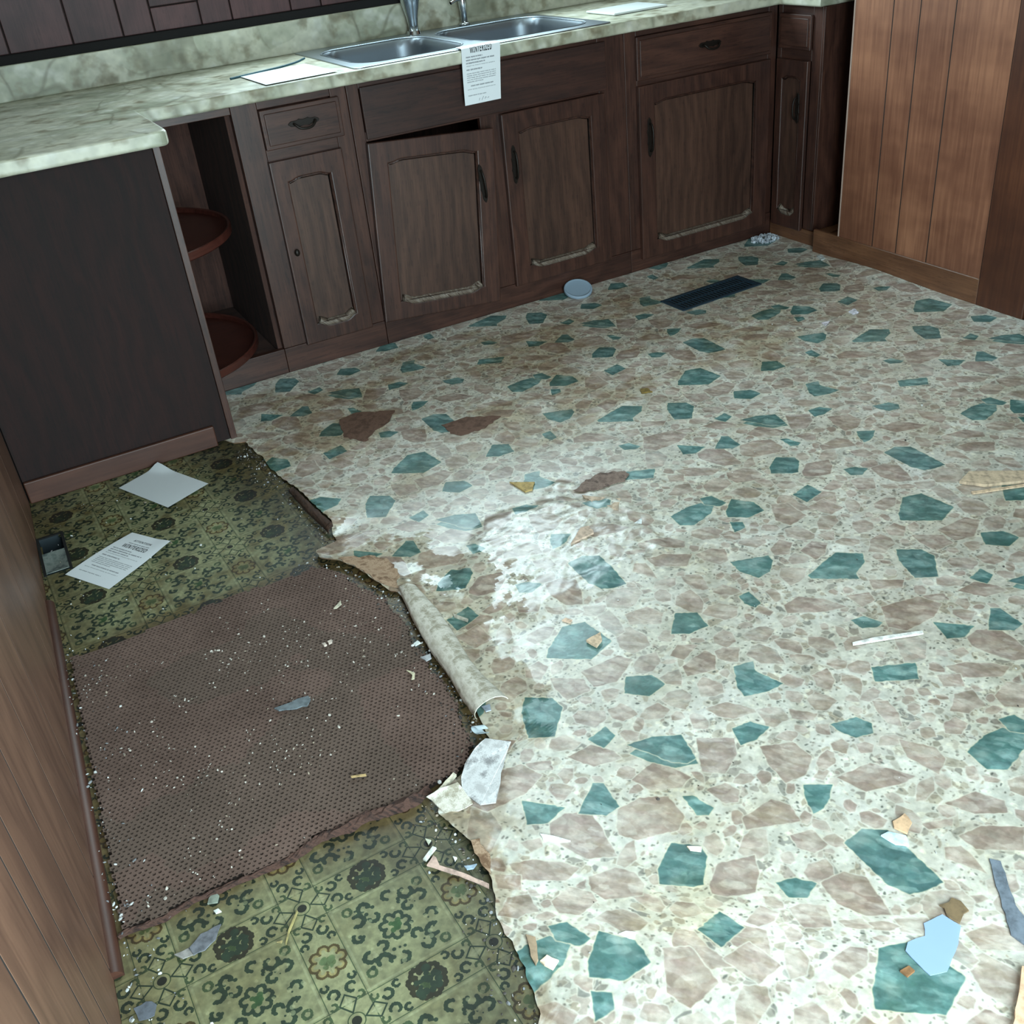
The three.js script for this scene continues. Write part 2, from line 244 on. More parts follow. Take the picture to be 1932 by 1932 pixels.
// printed vinyl: one 0.93 m repeat of crazy-paving chips, traced in percent of the repeat
function drawVinyl() {
  const S = 2048, [c, g] = canvas(S), k = S / 100, r = mulberry(9);
  g.fillStyle = '#d6d4c8'; g.fillRect(0, 0, S, S);
  const wrap = (fn) => { for (let i = -1; i <= 1; i++) for (let j = -1; j <= 1; j++) { g.save(); g.translate(i * S, j * S); fn(); g.restore(); } };
  const blob = (x, y, rad, n, ell, rot) => { const p = []; for (let i = 0; i < n; i++) { const a = i / n * 6.283 + r() * 0.5, q = rad * (0.65 + r() * 0.55), ex = Math.cos(a) * q * ell, ey = Math.sin(a) * q / ell; p.push([x + ex * Math.cos(rot) - ey * Math.sin(rot), y + ex * Math.sin(rot) + ey * Math.cos(rot)]); } return p; };
  const path = (p) => { g.beginPath(); p.forEach((q, i) => i ? g.lineTo(q[0], q[1]) : g.moveTo(q[0], q[1])); g.closePath(); };
  const near = (x, y, rad) => x < rad || y < rad || x > S - rad || y > S - rad;
  const put = (x, y, rad, fn) => near(x, y, rad) ? wrap(fn) : fn();
  for (let i = 0; i < 900; i++) { const x = r() * S, y = r() * S, R = 40 + r() * 110; g.globalAlpha = 0.16; g.fillStyle = ['#e8e6dc', '#bcb6aa', '#d8d1bd', '#c4c1b8', '#eeece4'][i % 5]; const p = blob(x, y, R, 11, 1 + r() * 0.6, r() * 3.14); put(x, y, R * 2, () => { path(p); g.fill(); }); }
  g.globalAlpha = 1;
  // aggregate between the chips
  const agg = ['#9a9385', '#aca190', '#88837a', '#a39786', '#b8af9f', '#80807a', '#aa9b90', '#918a80'];
  for (let i = 0; i < 2100; i++) { const x = r() * S, y = r() * S, R = 7 + r() * r() * 34, p = blob(x, y, R, 6 + (r() * 3 | 0), 1 + r() * 0.55, r() * 3.14); const col = agg[r() * 8 | 0]; put(x, y, R * 2, () => { g.globalAlpha = 0.5 + 0.3 * (i % 3) / 2; path(p); g.fillStyle = col; g.fill(); g.globalAlpha = 0.75; g.strokeStyle = '#d8d4c6'; g.lineWidth = 3; g.stroke(); }); }
  for (let i = 0; i < 4200; i++) { const x = r() * S, y = r() * S, R = 2 + r() * 6, p = blob(x, y, R, 5, 1 + r() * 0.6, r() * 3.14); g.globalAlpha = 0.55 + r() * 0.4; g.fillStyle = ['#6a6a62', '#76746a', '#5c605a', '#88827a', '#989084'][r() * 5 | 0]; put(x, y, R * 2, () => { path(p); g.fill(); }); }
  for (let i = 0; i < 900; i++) { const x = r() * S, y = r() * S, R = 4 + r() * 12, p = blob(x, y, R, 7, 1.2, r() * 3.14); g.globalAlpha = 0.7; g.fillStyle = '#ece8d6'; put(x, y, R * 2, () => { path(p); g.fill(); }); }
  g.globalAlpha = 1;
  const chip = (arr, cols, edge, mott) => {
    const base = []; for (let i = 0; i < arr.length; i += 2) base.push([arr[i] * k, arr[i + 1] * k]);
    const p = []; base.forEach((a, i) => { const b = base[(i + 1) % base.length], L = Math.hypot(b[0] - a[0], b[1] - a[1]), n = Math.max(2, L / 14 | 0); for (let q = 0; q < n; q++) { const t = q / n, e = q ? 3.4 : 1.5; p.push([a[0] + (b[0] - a[0]) * t + (r() - 0.5) * e * 1.6, a[1] + (b[1] - a[1]) * t + (r() - 0.5) * e * 1.6]); } });
    let cx = 0, cy = 0, x0 = 1e9, x1 = -1e9, y0 = 1e9, y1 = -1e9; base.forEach((q) => { cx += q[0] / base.length; cy += q[1] / base.length; x0 = Math.min(x0, q[0]); x1 = Math.max(x1, q[0]); y0 = Math.min(y0, q[1]); y1 = Math.max(y1, q[1]); });
    const blobs = []; const A = (x1 - x0) * (y1 - y0); for (let i = 0; i < 26 + A / 800; i++) { const R = 8 + r() * 38; blobs.push([blob(x0 + r() * (x1 - x0), y0 + r() * (y1 - y0), R, 8, 1.2 + r() * 0.8, 0.3 + r()), mott[r() * mott.length | 0], 0.12 + r() * 0.3]); }
    const veins = []; for (let i = 0; i < 5; i++) veins.push([x0 + r() * (x1 - x0), y0 + r() * (y1 - y0), (r() - 0.5) * 120, (r() - 0.5) * 90]);
    const col = cols[r() * cols.length | 0];
    wrap(() => { path(p); g.lineJoin = 'round'; g.strokeStyle = edge; g.globalAlpha = 0.85; g.lineWidth = 9; g.stroke(); g.globalAlpha = 1; g.fillStyle = col; g.fill(); g.save(); path(p); g.clip();
      for (const [b, cc, al] of blobs) { g.globalAlpha = al; path(b); g.fillStyle = cc; g.fill(); }
      g.globalAlpha = 0.28; g.lineWidth = 2; g.strokeStyle = mott[0]; for (const v of veins) { g.beginPath(); g.moveTo(v[0], v[1]); g.quadraticCurveTo(v[0] + v[2], v[1], v[0] + v[2], v[1] + v[3]); g.stroke(); }
      g.restore(); g.globalAlpha = 1; });
  };
  const tp = ['#9d8c82', '#a39186', '#94837a', '#a9978b', '#9b8b84'], tm = ['#cabfb4', '#8f7d73', '#d8cfc4', '#988877', '#b09c93', '#ddd6cc'];
  const taken = []; for (const a of [...TEAL_CHIPS, ...TAUPE_CHIPS]) { let x = 0, y = 0, R = 0; const n = a.length / 2; for (let i = 0; i < n; i++) { x += a[2 * i] / n; y += a[2 * i + 1] / n; } for (let i = 0; i < n; i++) R = Math.max(R, Math.hypot(a[2 * i] - x, a[2 * i + 1] - y)); taken.push([x, y, R * 0.82]); }
  const extra = []; for (let q = 0; q < 5200; q++) { const x = r() * 100, y = r() * 100, R = q < 1500 ? 2.6 + r() * 2.6 : 1.1 + r() * 1.8; if (taken.some((t) => { let dx = Math.abs(x - t[0]), dy = Math.abs(y - t[1]); dx = Math.min(dx % 100, 100 - dx % 100); dy = Math.min(dy % 100, 100 - dy % 100); return Math.hypot(dx, dy) < t[2] + R * 0.86; })) continue; taken.push([x, y, R]); extra.push(blob(x, y, R, 6 + (r() * 3 | 0), 1 + r() * 0.35, r() * 3.14).flat()); }
  for (const a of extra) chip(a, ['#b2a79d', '#bbb0a4', '#a99d93', '#c0b7aa', '#acaaa2'], '#d9d5ca', tm);
  for (const a of TAUPE_CHIPS) chip(a, tp, '#d9d4c6', tm);
  const te = ['#577d7b', '#517674', '#5f8785', '#4e7071'], tem = ['#46706d', '#83aaa8', '#3f6563', '#98bcba', '#527a77', '#6f9896', '#4c7070', '#a9c6c3'];
  for (const a of TEAL_CHIPS) chip(a, te, '#dcd8c2', tem);
  // soft ink: a slight blur, cloudy tone and print grain
  const im = g.getImageData(0, 0, S, S), d = im.data, t = new Uint8ClampedArray(d.length), R = 2, W = 2 * R + 1;
  for (const [src, dst, st, ln] of [[d, t, 4, S * 4], [t, d, S * 4, 4]]) for (let l = 0; l < S; l++) for (let ch = 0; ch < 3; ch++) { const o = l * ln + ch; let sum = 0; for (let q = -R; q <= R; q++) sum += src[o + ((q + S) % S) * st]; for (let q = 0; q < S; q++) { dst[o + q * st] = sum / W; sum += src[o + ((q + R + 1) % S) * st] - src[o + ((q - R + S) % S) * st]; } }
  for (let y = 0; y < S; y++) for (let x = 0; x < S; x++) { const i = (y * S + x) * 4, m = fbm(x / 64, y / 64, 32, 32, 71, 4), m2 = fbm(x / 16, y / 16, 128, 128, 75, 2), q = 0.93 + 0.07 * hash2(x, y, 3) + 0.20 * (m - 0.5) + 0.18 * (m2 - 0.5), w = Math.max(0, fbm(x * 23 / S, y * 23 / S, 23, 23, 79, 3) - 0.56) * 0.9; for (let k = 0; k < 3; k++) d[i + k] = d[i + k] * q * (1 - w) + [222, 222, 214][k] * w; }
  g.putImageData(im, 0, 0);
  return canvasTex(c);
}
// old linoleum: 0.2286 m tile with strap borders, daisies and scrolls
function drawLino() {
  const S = 1024, [c, g] = canvas(S), r = mulberry(31);
  g.fillStyle = '#8a886c'; g.fillRect(0, 0, S, S);
  const D = '#27362a', D2 = '#3c4a34', T = '#8f8058', Lc = '#96967c';
  const wrap = (fn) => { for (let i = -1; i <= 1; i++) for (let j = -1; j <= 1; j++) { g.save(); g.translate(i * S, j * S); fn(); g.restore(); } };
  const w = S * 0.135;                                     // half width of the strap
  g.fillStyle = '#7f7e64'; g.fillRect(w, w, S - 2 * w, S - 2 * w);
  wrap(() => {
    g.strokeStyle = D2; g.lineWidth = 7; g.globalAlpha = 0.9;
    for (const s of [-w, w]) { g.beginPath(); g.moveTo(s, -S / 2); g.lineTo(s, S / 2); g.moveTo(-S / 2, s); g.lineTo(S / 2, s); g.stroke(); }
    g.strokeStyle = Lc; g.lineWidth = 16; g.globalAlpha = 0.55; for (const s of [-w - 22, w + 22]) { g.beginPath(); g.moveTo(s, w); g.lineTo(s, S - w); g.moveTo(w, s); g.lineTo(S - w, s); g.stroke(); } g.globalAlpha = 1;
  });
  const curl = (x, y, rad, a0, a1, lw, col) => { if (lw < 11) { g.strokeStyle = col; g.lineWidth = lw; g.beginPath(); g.arc(x, y, rad, a0, a1); g.stroke(); return; } g.fillStyle = col; const n = Math.max(7, (a1 - a0) * rad / (lw * 0.42)); for (let i = 0; i <= n; i++) { const t = i / n, a = a0 + (a1 - a0) * t, w = lw * (0.34 + 0.34 * Math.abs(Math.sin(i * 1.9 + rad)) + 0.12 * Math.sin(t * 3.14)), q = rad + Math.sin(i * 2.7) * lw * 0.22; g.beginPath(); g.arc(x + Math.cos(a) * q, y + Math.sin(a) * q, w, 0, 6.3); g.fill(); } };
  const scrolls = (rot, x, y, s) => { g.save(); g.translate(x, y); g.rotate(rot); g.scale(s, s); curl(0, 0, 34, 0.6, 5.2, 22, D); curl(58, 40, 26, 2.6, 6.6, 16, D); g.fillStyle = D; g.beginPath(); g.arc(30, 26, 11, 0, 6.3); g.fill(); g.restore(); };
  const ring = (x, y, R, n, rr, lw, col, mid) => { for (let i = 0; i < n; i++) { const a = i / n * 6.283; curl(x + Math.cos(a) * R, y + Math.sin(a) * R, rr, a - 2.1, a + 2.1, lw, col); } g.fillStyle = mid; g.globalAlpha = 0.85; for (let i = 0; i < 9; i++) { g.beginPath(); g.arc(x + (r() - 0.5) * R * 0.9, y + (r() - 0.5) * R * 0.9, 10 + r() * 16, 0, 6.3); g.fill(); } g.globalAlpha = 1; };
  wrap(() => {                                             // crossings, straps
    g.fillStyle = '#20221a'; g.beginPath(); g.arc(0, 0, 34, 0, 6.3); g.fill(); curl(0, 0, 58, 0, 6.3, 8, D2);
    for (let q = 0; q < 4; q++) { g.save(); g.rotate(q * Math.PI / 2); g.strokeStyle = D; g.lineWidth = 12; g.beginPath(); g.moveTo(66, 0); g.lineTo(150, 60); g.lineTo(215, 0); g.lineTo(150, -60); g.closePath(); g.stroke(); for (const sx of [-1, 1]) { curl(250, sx * 62, 34, sx > 0 ? 3 : -1.8, sx > 0 ? 7.6 : 3.2, 16, D); curl(165, sx * 96, 24, 0, 4.4, 13, D2); curl(330, sx * 100, 24, 1, 5.6, 14, D); } g.fillStyle = Lc; g.globalAlpha = 0.8; g.beginPath(); g.moveTo(100, 0); g.lineTo(150, 34); g.lineTo(190, 0); g.lineTo(150, -34); g.fill(); g.globalAlpha = 1; g.restore(); }
    ring(0, S / 2, 92, 8, 38, 13, '#4a3d22', '#4d5a3a'); g.globalAlpha = 0.5; ring(0, S / 2, 92, 8, 22, 12, T, '#5b6a4a'); g.globalAlpha = 1;
    ring(S / 2, 0, 88, 9, 40, 24, '#2c2a1c', '#39492e'); g.fillStyle = D; for (let i = 0; i < 16; i++) { g.beginPath(); g.arc(S / 2 + (r() - 0.5) * 180, (r() - 0.5) * 180, 14 + r() * 18, 0, 6.3); g.fill(); }
  });
  for (let q = 0; q < 4; q++) { g.save(); g.translate(S / 2, S / 2); g.rotate(q * Math.PI / 2 + 0.12); curl(235, 150, 46, 1.2, 5.4, 24, D); curl(165, 235, 40, -0.6, 3.4, 22, D); curl(285, 255, 30, 0, 6.2, 15, D2); curl(120, 130, 34, 2.2, 6.6, 20, D); curl(265, 20, 36, 3.4, 7.2, 20, D); g.fillStyle = D; for (let i = 0; i < 9; i++) { g.beginPath(); g.arc(90 + r() * 220, r() * 260 - 20, 6 + r() * 13, 0, 6.3); g.fill(); } g.fillStyle = Lc; g.globalAlpha = 0.6; for (let i = 0; i < 8; i++) { g.beginPath(); g.arc(100 + r() * 220, r() * 260, 6 + r() * 14, 0, 6.3); g.fill(); } g.globalAlpha = 1; g.restore(); }
  ring(S / 2, S / 2, 78, 7, 30, 17, D, '#2f4a2c');
  const im = g.getImageData(0, 0, S, S), d = im.data; for (let y = 0; y < S; y++) for (let x = 0; x < S; x++) { const i = (y * S + x) * 4, f = fbm(x / 40, y / 40, 25, 25, 60, 3), q = 0.72 + 0.42 * f + 0.1 * hash2(x, y, 5); d[i] *= q; d[i + 1] *= q; d[i + 2] *= q * 0.96; } g.putImageData(im, 0, 0);
  return canvasTex(c, [1 / 0.2286, 1 / 0.2286]);
}
function noiseTex(cols, seed, f = 8, rep = [3, 3], N = 256) { return pixelTex(N, N, (x, y) => { const u = x / N, v = y / N, a = fbm(u * f, v * f, f, f, seed, 4), b = vnoise(u * 90, v * 90, 90, 90, seed + 7), t = clamp01(0.5 + (a - 0.5) * 1.8 + (b - 0.5) * 0.35) * (cols.length - 1), i = Math.min(cols.length - 2, t | 0); return mix3(cols[i], cols[i + 1], t - i); }, rep); }

// half-letter winterizing notice; print area in metres 0.14 x 0.216
function drawNotice(withHead) {
  const [c, g] = canvas(560, 864), r = mulberry(3); g.fillStyle = '#dfe3e6'; g.fillRect(0, 0, 560, 864);
  g.fillStyle = '#1b1d22'; g.textAlign = 'center'; g.textBaseline = 'middle';
  if (withHead) { g.font = 'bold 44px sans-serif'; g.fillText('ATTENTION', 280, 118); }
  const words = (y, x0, x1, hgt, a) => { let x = x0; g.fillStyle = 'rgba(40,44,52,' + a + ')'; while (x < x1) { const L = Math.min(x1 - x, 18 + r() * 60); for (let q = x; q < x + L; q += 8) g.fillRect(q, y - hgt / 2 + r() * 2, 5, hgt - r() * 4); x += L + 10; } };
  if (withHead) words(172, 140, 420, 15, 0.75);
  g.fillStyle = '#16181d'; g.save(); g.translate(280, 228); g.scale(0.62, 1); g.font = 'bold 86px sans-serif'; g.fillText('WINTERIZED', 0, 0); g.restore();
  words(302, 60, 300, 17, 0.8); words(336, 60, 470, 17, 0.8); words(370, 60, 330, 17, 0.8); words(402, 60, 480, 11, 0.45); words(446, 60, 290, 17, 0.8);
  for (let i = 0; i < 5; i++) words(490 + i * 24, 60, i === 4 ? 300 : 490, 12, 0.6);
  words(632, 110, 450, 16, 0.75); words(672, 60, 480, 11, 0.45); words(742, 60, 330, 13, 0.6);
  if (!withHead) { g.strokeStyle = 'rgba(30,34,44,.7)'; g.lineWidth = 5; g.beginPath(); g.moveTo(220, 816); g.lineTo(232, 788); g.moveTo(262, 818); g.lineTo(292, 776); g.moveTo(310, 812); g.quadraticCurveTo(320, 776, 334, 800); g.moveTo(352, 806); g.lineTo(374, 794); g.stroke(); }
  return canvasTex(c);
}
// ---------------------------------------------------------------- materials
const std = (o) => new THREE.MeshStandardMaterial(o);
const cabTex = woodTex([40, 22, 18], [84, 53, 42], 21, { fig: 0.8, blotch: 0.3 });
const panTex = woodTex([46, 29, 23], [86, 59, 47], 33, { fig: 1.1, blotch: 0.35 });
const warmTex = woodTex([98, 60, 44], [158, 109, 82], 47, { fig: 0.35, blotch: 0.5, fine: 0.6, pores: 0.05, band: [2, 9], ringAmp: 0.12 });
const leftTex = woodTex([82, 55, 43], [122, 88, 70], 58, { fig: 0.4, blotch: 0.5, fine: 0.6, pores: 0.1 });
const backTex = woodTex([50, 29, 30], [80, 50, 50], 69, { fig: 0.5, blotch: 0.6 });
const M = {
  cab: std({ map: cabTex, roughness: 0.42 }), doorPanel: std({ map: panTex, roughness: 0.45 }), inside: std({ map: cabTex, roughness: 0.9 }),
  toned: std({ map: noiseTex([[74, 58, 48], [126, 114, 102], [90, 74, 62], [138, 128, 117], [70, 52, 42]], 14, 16, [5, 5]), roughness: 0.6 }),  // grainy tone, paler than the cabinet wood, for the bottom beads
  warm: std({ map: warmTex, roughness: 0.42 }), warmBase: std({ map: woodTex([84, 54, 37], [128, 88, 62], 81, { fig: 0.3, blotch: 0.3 }), roughness: 0.4 }),
  leftWood: std({ map: leftTex, roughness: 0.45 }), leftTrim: std({ map: leftTex, color: 0xb8a09a, roughness: 0.5 }), backWood: std({ map: backTex, roughness: 0.62 }), seam: std({ color: 0x1c120d, roughness: 0.9 }),
  susan: std({ map: woodTex([52, 24, 20], [84, 44, 36], 91, { fig: 0.3 }), roughness: 0.28 }),
  counter: std({ map: marbleTex, roughness: 0.46 }), plaster: std({ map: leftTex, color: 0x9a8a80, roughness: 0.6 }), ceiling: std({ color: 0xa8a49a, roughness: 0.95 }),
  slab: std({ map: noiseTex([[58, 44, 34], [84, 66, 50], [46, 36, 28]], 4), roughness: 0.95 }),
  steel: std({ color: 0x9aa2a8, metalness: 1, roughness: 0.34 }), steelBowl: std({ color: 0x8d959c, metalness: 1, roughness: 0.42 }), chrome: std({ color: 0xc4c8ca, metalness: 1, roughness: 0.18 }),
  iron: std({ color: 0x231d19, metalness: 0.6, roughness: 0.45 }), register: std({ color: 0x2a3f4e, metalness: 0.4, roughness: 0.5 }), dark: std({ color: 0x0c0b0a, roughness: 0.9 }),
  vinyl: new THREE.MeshPhysicalMaterial({ map: drawVinyl(), vertexColors: true, roughness: 0.30, specularIntensity: 1.0, bumpMap: noiseTex([[90, 90, 90], [160, 160, 160]], 3, 6, [3, 3]), bumpScale: 0.0006 }),
  vinylMatte: null, lino: std({ map: drawLino(), vertexColors: true, roughness: 0.55 }),
  backing: std({ map: noiseTex([[178, 170, 154], [208, 202, 190], [150, 142, 124]], 22, 7, [8, 8]), roughness: 0.85 }), greyBacking: std({ map: noiseTex([[166, 164, 163], [198, 197, 196], [128, 126, 126]], 26, 6, [9, 9]), roughness: 0.85 }),
  felt: std({ map: noiseTex([[140, 110, 86], [172, 144, 118], [110, 82, 60]], 24, 7, [9, 9]), roughness: 0.9 }), curl: std({ map: noiseTex([[46, 32, 25], [74, 52, 40], [34, 24, 19]], 25, 7, [8, 8]), roughness: 0.7 }),
  tornBrown: std({ map: noiseTex([[104, 84, 74], [136, 114, 102], [84, 66, 58]], 28, 8, [9, 9]), roughness: 0.8 }), underlay: std({ map: noiseTex([[92, 66, 54], [110, 82, 68], [82, 58, 46]], 27, 8, [7, 7]), roughness: 0.9 }),
  foam: std({ vertexColors: true, roughness: 0.95 }), foamDark: std({ color: 0x2a1f1a, roughness: 1 }),
  paper: std({ color: 0xd4d9dc, roughness: 0.75 }), notice: std({ map: drawNotice(true), roughness: 0.75 }), noticeHung: std({ map: drawNotice(false), roughness: 0.75 }),
};
const wood = (hex, rough = 0.8) => std({ color: hex, roughness: rough });

// ---------------------------------------------------------------- setting: floor, walls, ceiling
const edgePts = [[0, -2.41], [.157, -2.425], [.25, -2.44], [.354, -2.452], [.40, -2.43], [.414, -2.396], [.448, -2.396], [.553, -2.383], [.636, -2.384], [.711, -2.375], [.779, -2.368], [.811, -2.363], [.95, -2.352], [1.028, -2.343], [1.06, -2.355], [1.12, -2.366], [1.134, -2.424], [1.179, -2.431], [1.217, -2.394], [1.266, -2.373], [1.339, -2.357], [1.399, -2.338], [1.41, -2.322], [1.547, -2.330], [1.649, -2.336], [1.728, -2.338], [1.822, -2.345], [1.878, -2.357], [1.944, -2.367], [1.98, -2.40], [2.015, -2.505], [2.06, -2.528], [2.098, -2.521], [2.148, -2.509], [2.192, -2.5145], [2.229, -2.514], [2.261, -2.5255], [2.288, -2.537], [2.313, -2.5425], [2.338, -2.543], [2.396, -2.547], [2.457, -2.562], [2.472, -2.564], [2.517, -2.605], [2.7, -2.68], [3.4, -2.93]];
function edgeX(z) { for (let i = 1; i < edgePts.length; i++) if (z <= edgePts[i][0]) { const a = edgePts[i - 1], b = edgePts[i], t = (z - a[0]) / (b[0] - a[0]); return a[1] + (b[1] - a[1]) * t; } return edgePts.at(-1)[1]; }
const WALL_TURN = -0.0428, leftX = (z) => -3.02 - 0.04286 * (z - 0.4);
{
  const Y0 = -0.14, Y1 = -0.012, X = [-3.4, -3.026, -2.966, 3.0], Z = [-0.8, 0.60, 0.80, 4.6];
  structure(mesh('floor', merge([plain([X[0], Y0, Z[0]], [X[1], Y1, Z[3]]), plain([X[2], Y0, Z[0]], [X[3], Y1, Z[3]]), plain([X[1], Y0, Z[0]], [X[2], Y1, Z[1]]), plain([X[1], Y0, Z[2]], [X[2], Y1, Z[3]])]), M.slab));
}
// planked wall helper: each board its own part on a dark backing
function planks(parent, mat, edges, y0, y1, th, make, gap = 0.0022) { for (let i = 0; i < edges.length - 1; i++) mesh('plank', make(edges[i] + gap, edges[i + 1] - gap, y0, y1, th), mat, parent); }
{ // wall on the left, turned two and a half degrees
  const w = structure(group('wall_left', [-3.02, 0, 0.4], WALL_TURN));
  mesh('backing', plain([-0.12, -0.012, -1.1], [-0.0004, 2.42, 4.0]), M.seam, w);
  const s = [-0.033, 0.22, 0.57, 0.875, 1.225, 1.464, 1.664, 1.818, 1.895, 2.055, 2.26, 2.50, 2.81, 3.12, 3.52, 4.0];
  planks(w, M.leftWood, s, -0.012, 2.42, 0.012, (a, b, y0, y1, t) => board([-t, y0, a], [0, y1, b], 'y', 0.0004), 0.003);
}
{
  const q = structure(group('trim_1', [-3.02, 0, 0.4], WALL_TURN)), sh = new THREE.Shape(); sh.moveTo(0, 0); sh.lineTo(0.017, 0); sh.absarc(0, 0, 0.017, 0, Math.PI / 2, false); sh.lineTo(0, 0);
  const g = new THREE.ExtrudeGeometry(sh, { depth: 1.13, bevelEnabled: false, curveSegments: 8 }); g.translate(0, -0.006, 0.54); mesh('quarter_round', boxUV(g, 'z'), M.leftTrim, q);
}
{ // back wall with the window over the sink; panelled below
  const w = structure(group('wall_back')), Z0 = -0.72, Z1 = -0.612, x0 = -3.4, x1 = 3.0, H = 2.42, wx0 = -1.95, wx1 = -0.55, wy0 = 1.27, wy1 = 2.01;
  mesh('backing', merge([plain([x0, -0.012, Z0], [wx0, H, Z1]), plain([wx1, -0.012, Z0], [x1, H, Z1]), plain([wx0, -0.012, Z0], [wx1, wy0, Z1]), plain([wx0, wy1, Z0], [wx1, H, Z1])]), M.seam, w);
  const P = (a, b, y0, y1) => mesh('plank', board([a + 0.002, y0 + 0.0015, Z1], [b - 0.002, y1 - 0.0015, -0.6], 'y', 0.003), M.backWood, w);
  const xs = [-3.06, -2.80, -2.62, -2.424, -2.263]; for (let i = 0; i < 4; i++) P(xs[i], xs[i + 1], 1.04, H);
  P(-2.263, -2.160, 1.04, H); P(-2.160, -2.0, 1.04, 1.114); P(-2.160, -2.0, 1.114, H); P(-2.0, -1.95, 1.118, H); P(-2.0, -1.893, 1.04, 1.118); P(-1.95, -1.682, 1.118, wy0); P(-1.893, -1.682, 1.04, 1.118);
  const ys = [-1.682, -1.57, -1.36, -1.08, -0.8, -0.55]; for (let i = 0; i < 5; i++) P(ys[i], ys[i + 1], 1.04, wy0);
  for (let x = -0.55; x < 0.9; x += 0.29) P(x, x + 0.29, 1.04, H);
  mesh('molding', board([-3.05, 1.012, -0.604], [0.6, 1.040, -0.588], 'x', 0.004), std({ map: backTex, color: 0x2e2424, roughness: 0.9 }), w);
  const win = structure(group('window_1'));
  const fr = [board([wx0 - 0.05, wy0 - 0.05, -0.61], [wx1 + 0.05, wy0, -0.585], 'x'), board([wx0 - 0.05, wy1, -0.61], [wx1 + 0.05, wy1 + 0.05, -0.585], 'x'), board([wx0 - 0.05, wy0, -0.61], [wx0, wy1, -0.585]), board([wx1, wy0, -0.61], [wx1 + 0.05, wy1, -0.585])];
  mesh('window_frame', merge(fr), M.backWood, win);
  mesh('glass', plain([wx0, wy0, -0.665], [wx1, wy1, -0.662]), new THREE.MeshPhysicalMaterial({ transmission: 1, thickness: 0, roughness: 0.02, color: 0xf4fbfb }), win);
}
{ // stub wall on the right, planked, with base board and corner post
  const w = structure(group('wall_right'));
  mesh('backing', plain([-0.0415, 0.002, 0.436], [0.60, 2.42, 1.25]), M.seam, w);
  mesh('edge_highlight', board([-0.0445, 0.086, 0.4265], [-0.030, 2.42, 0.4325], 'y', 0.0028), std({ map: noiseTex([[150, 126, 114], [172, 150, 138]], 55, 6, [8, 2]), roughness: 0.6 }), w);  // added strip; the edge highlight is painted into its paler colour
  planks(w, M.warm, [0.431, 0.600, 0.712, 0.850, 1.078], 0.0, 2.42, 0.014, (a, b, y0, y1, t) => boxUV(board([-0.042, y0 + 0.086, a], [-0.042 + t, y1, b], 'y', 0.0004), 'y'));
  mesh('corner_post', board([-0.050, -0.004, 1.081], [-0.02, 2.42, 1.262], 'y', 0.006), std({ map: warmTex, color: 0x9c8878, roughness: 0.45 }), w);
  const b = structure(group('baseboard_right')); mesh('base_board', board([-0.047, -0.004, 0.30], [-0.029, 0.088, 1.080], 'z', 0.005), M.warmBase, b);
}
structure(mesh('ceiling', plain([-3.4, 2.42, -0.8], [3.0, 2.54, 4.6]), M.ceiling));
{ const w = structure(group('wall_far')); mesh('panelling', plain([2.6, -0.012, -0.6], [2.72, 2.42, 3.80]), M.plaster, w); }
{ // rear wall, open glass door behind the photographer
  const w = structure(group('wall_rear')); mesh('panelling', merge([plain([-3.4, -0.012, 3.80], [-2.92, 2.42, 3.92]), plain([-1.98, -0.012, 3.80], [2.72, 2.42, 3.92]), plain([-2.92, 2.08, 3.80], [-1.98, 2.42, 3.92])]), M.plaster, w);
  const d = structure(group('door_1')); mesh('door_frame', merge([board([-2.96, -0.012, 3.77], [-2.90, 2.10, 3.81]), board([-2.00, -0.012, 3.77], [-1.94, 2.10, 3.81]), board([-2.96, 2.07, 3.77], [-1.94, 2.13, 3.81], 'x')]), M.leftWood, d);
  mesh('glass', plain([-2.92, 0.0, 3.855], [-1.98, 2.08, 3.86]), new THREE.MeshPhysicalMaterial({ transmission: 1, thickness: 0, roughness: 0.02, color: 0xf4fbfb }), d);
}

// ---------------------------------------------------------------- floor layers
const LA = [0.937, 0.058], LB = [-0.047, 0.928], DET = LA[0] * LB[1] - LB[0] * LA[1], ORG = [-2.4, 0];
const latUV = (x, z) => { const dx = x - ORG[0], dz = z - ORG[1], s = smooth(2.28, 2.47, z - 0.75 * (x + 2.4)); return [(dx * LB[1] - dz * LB[0]) / DET - 0.042 * s, (dz * LA[0] - dx * LA[1]) / DET + 0.026 * s]; };   // the sheet is stretched towards the doorway
const ridge = (x, y, s) => 1 - Math.abs(2 * free(x, y, s, 3) - 1);
const inPatch = (x, z) => { const dx = (x + 1.96) / 0.27, dz = (z - 1.50) / 0.24, n = (free(x * 9, z * 9, 201, 3) - 0.5) * 0.9; return smooth(1.05, 0.75, Math.hypot(dx * 0.9 + dz * 0.25, dz) + n); };
function vinylY(x, z) {
  const d = x - edgeX(z); let y = (free(x * 5, z * 5, 90, 2) - 0.5) * 0.0018;
  const lift = (a, b, h) => h * smooth(a - 0.07, a + 0.03, z) * smooth(b + 0.05, b - 0.03, z);
  y += Math.exp(-d / 0.05) * (lift(1.15, 1.38, 0.013) + lift(0.78, 1.05, 0.012) + lift(1.45, 1.9, 0.004) + lift(2.06, 2.25, 0.006));
  const m = inPatch(x, z); y += m * (0.0042 * ridge(x * 15, z * 20, 120) + 0.0016 * ridge(x * 34, z * 46, 140) + 0.0007 * Math.pow(ridge(x * 50 + z * 30, z * 80, 160), 2) + 0.003);
  y += 0.010 * Math.exp(-Math.pow((z - 0.62) / 0.2, 2)) * smooth(-0.16, -0.05, x) * (z < 1.2 ? 1 : 0);
  return y;
}
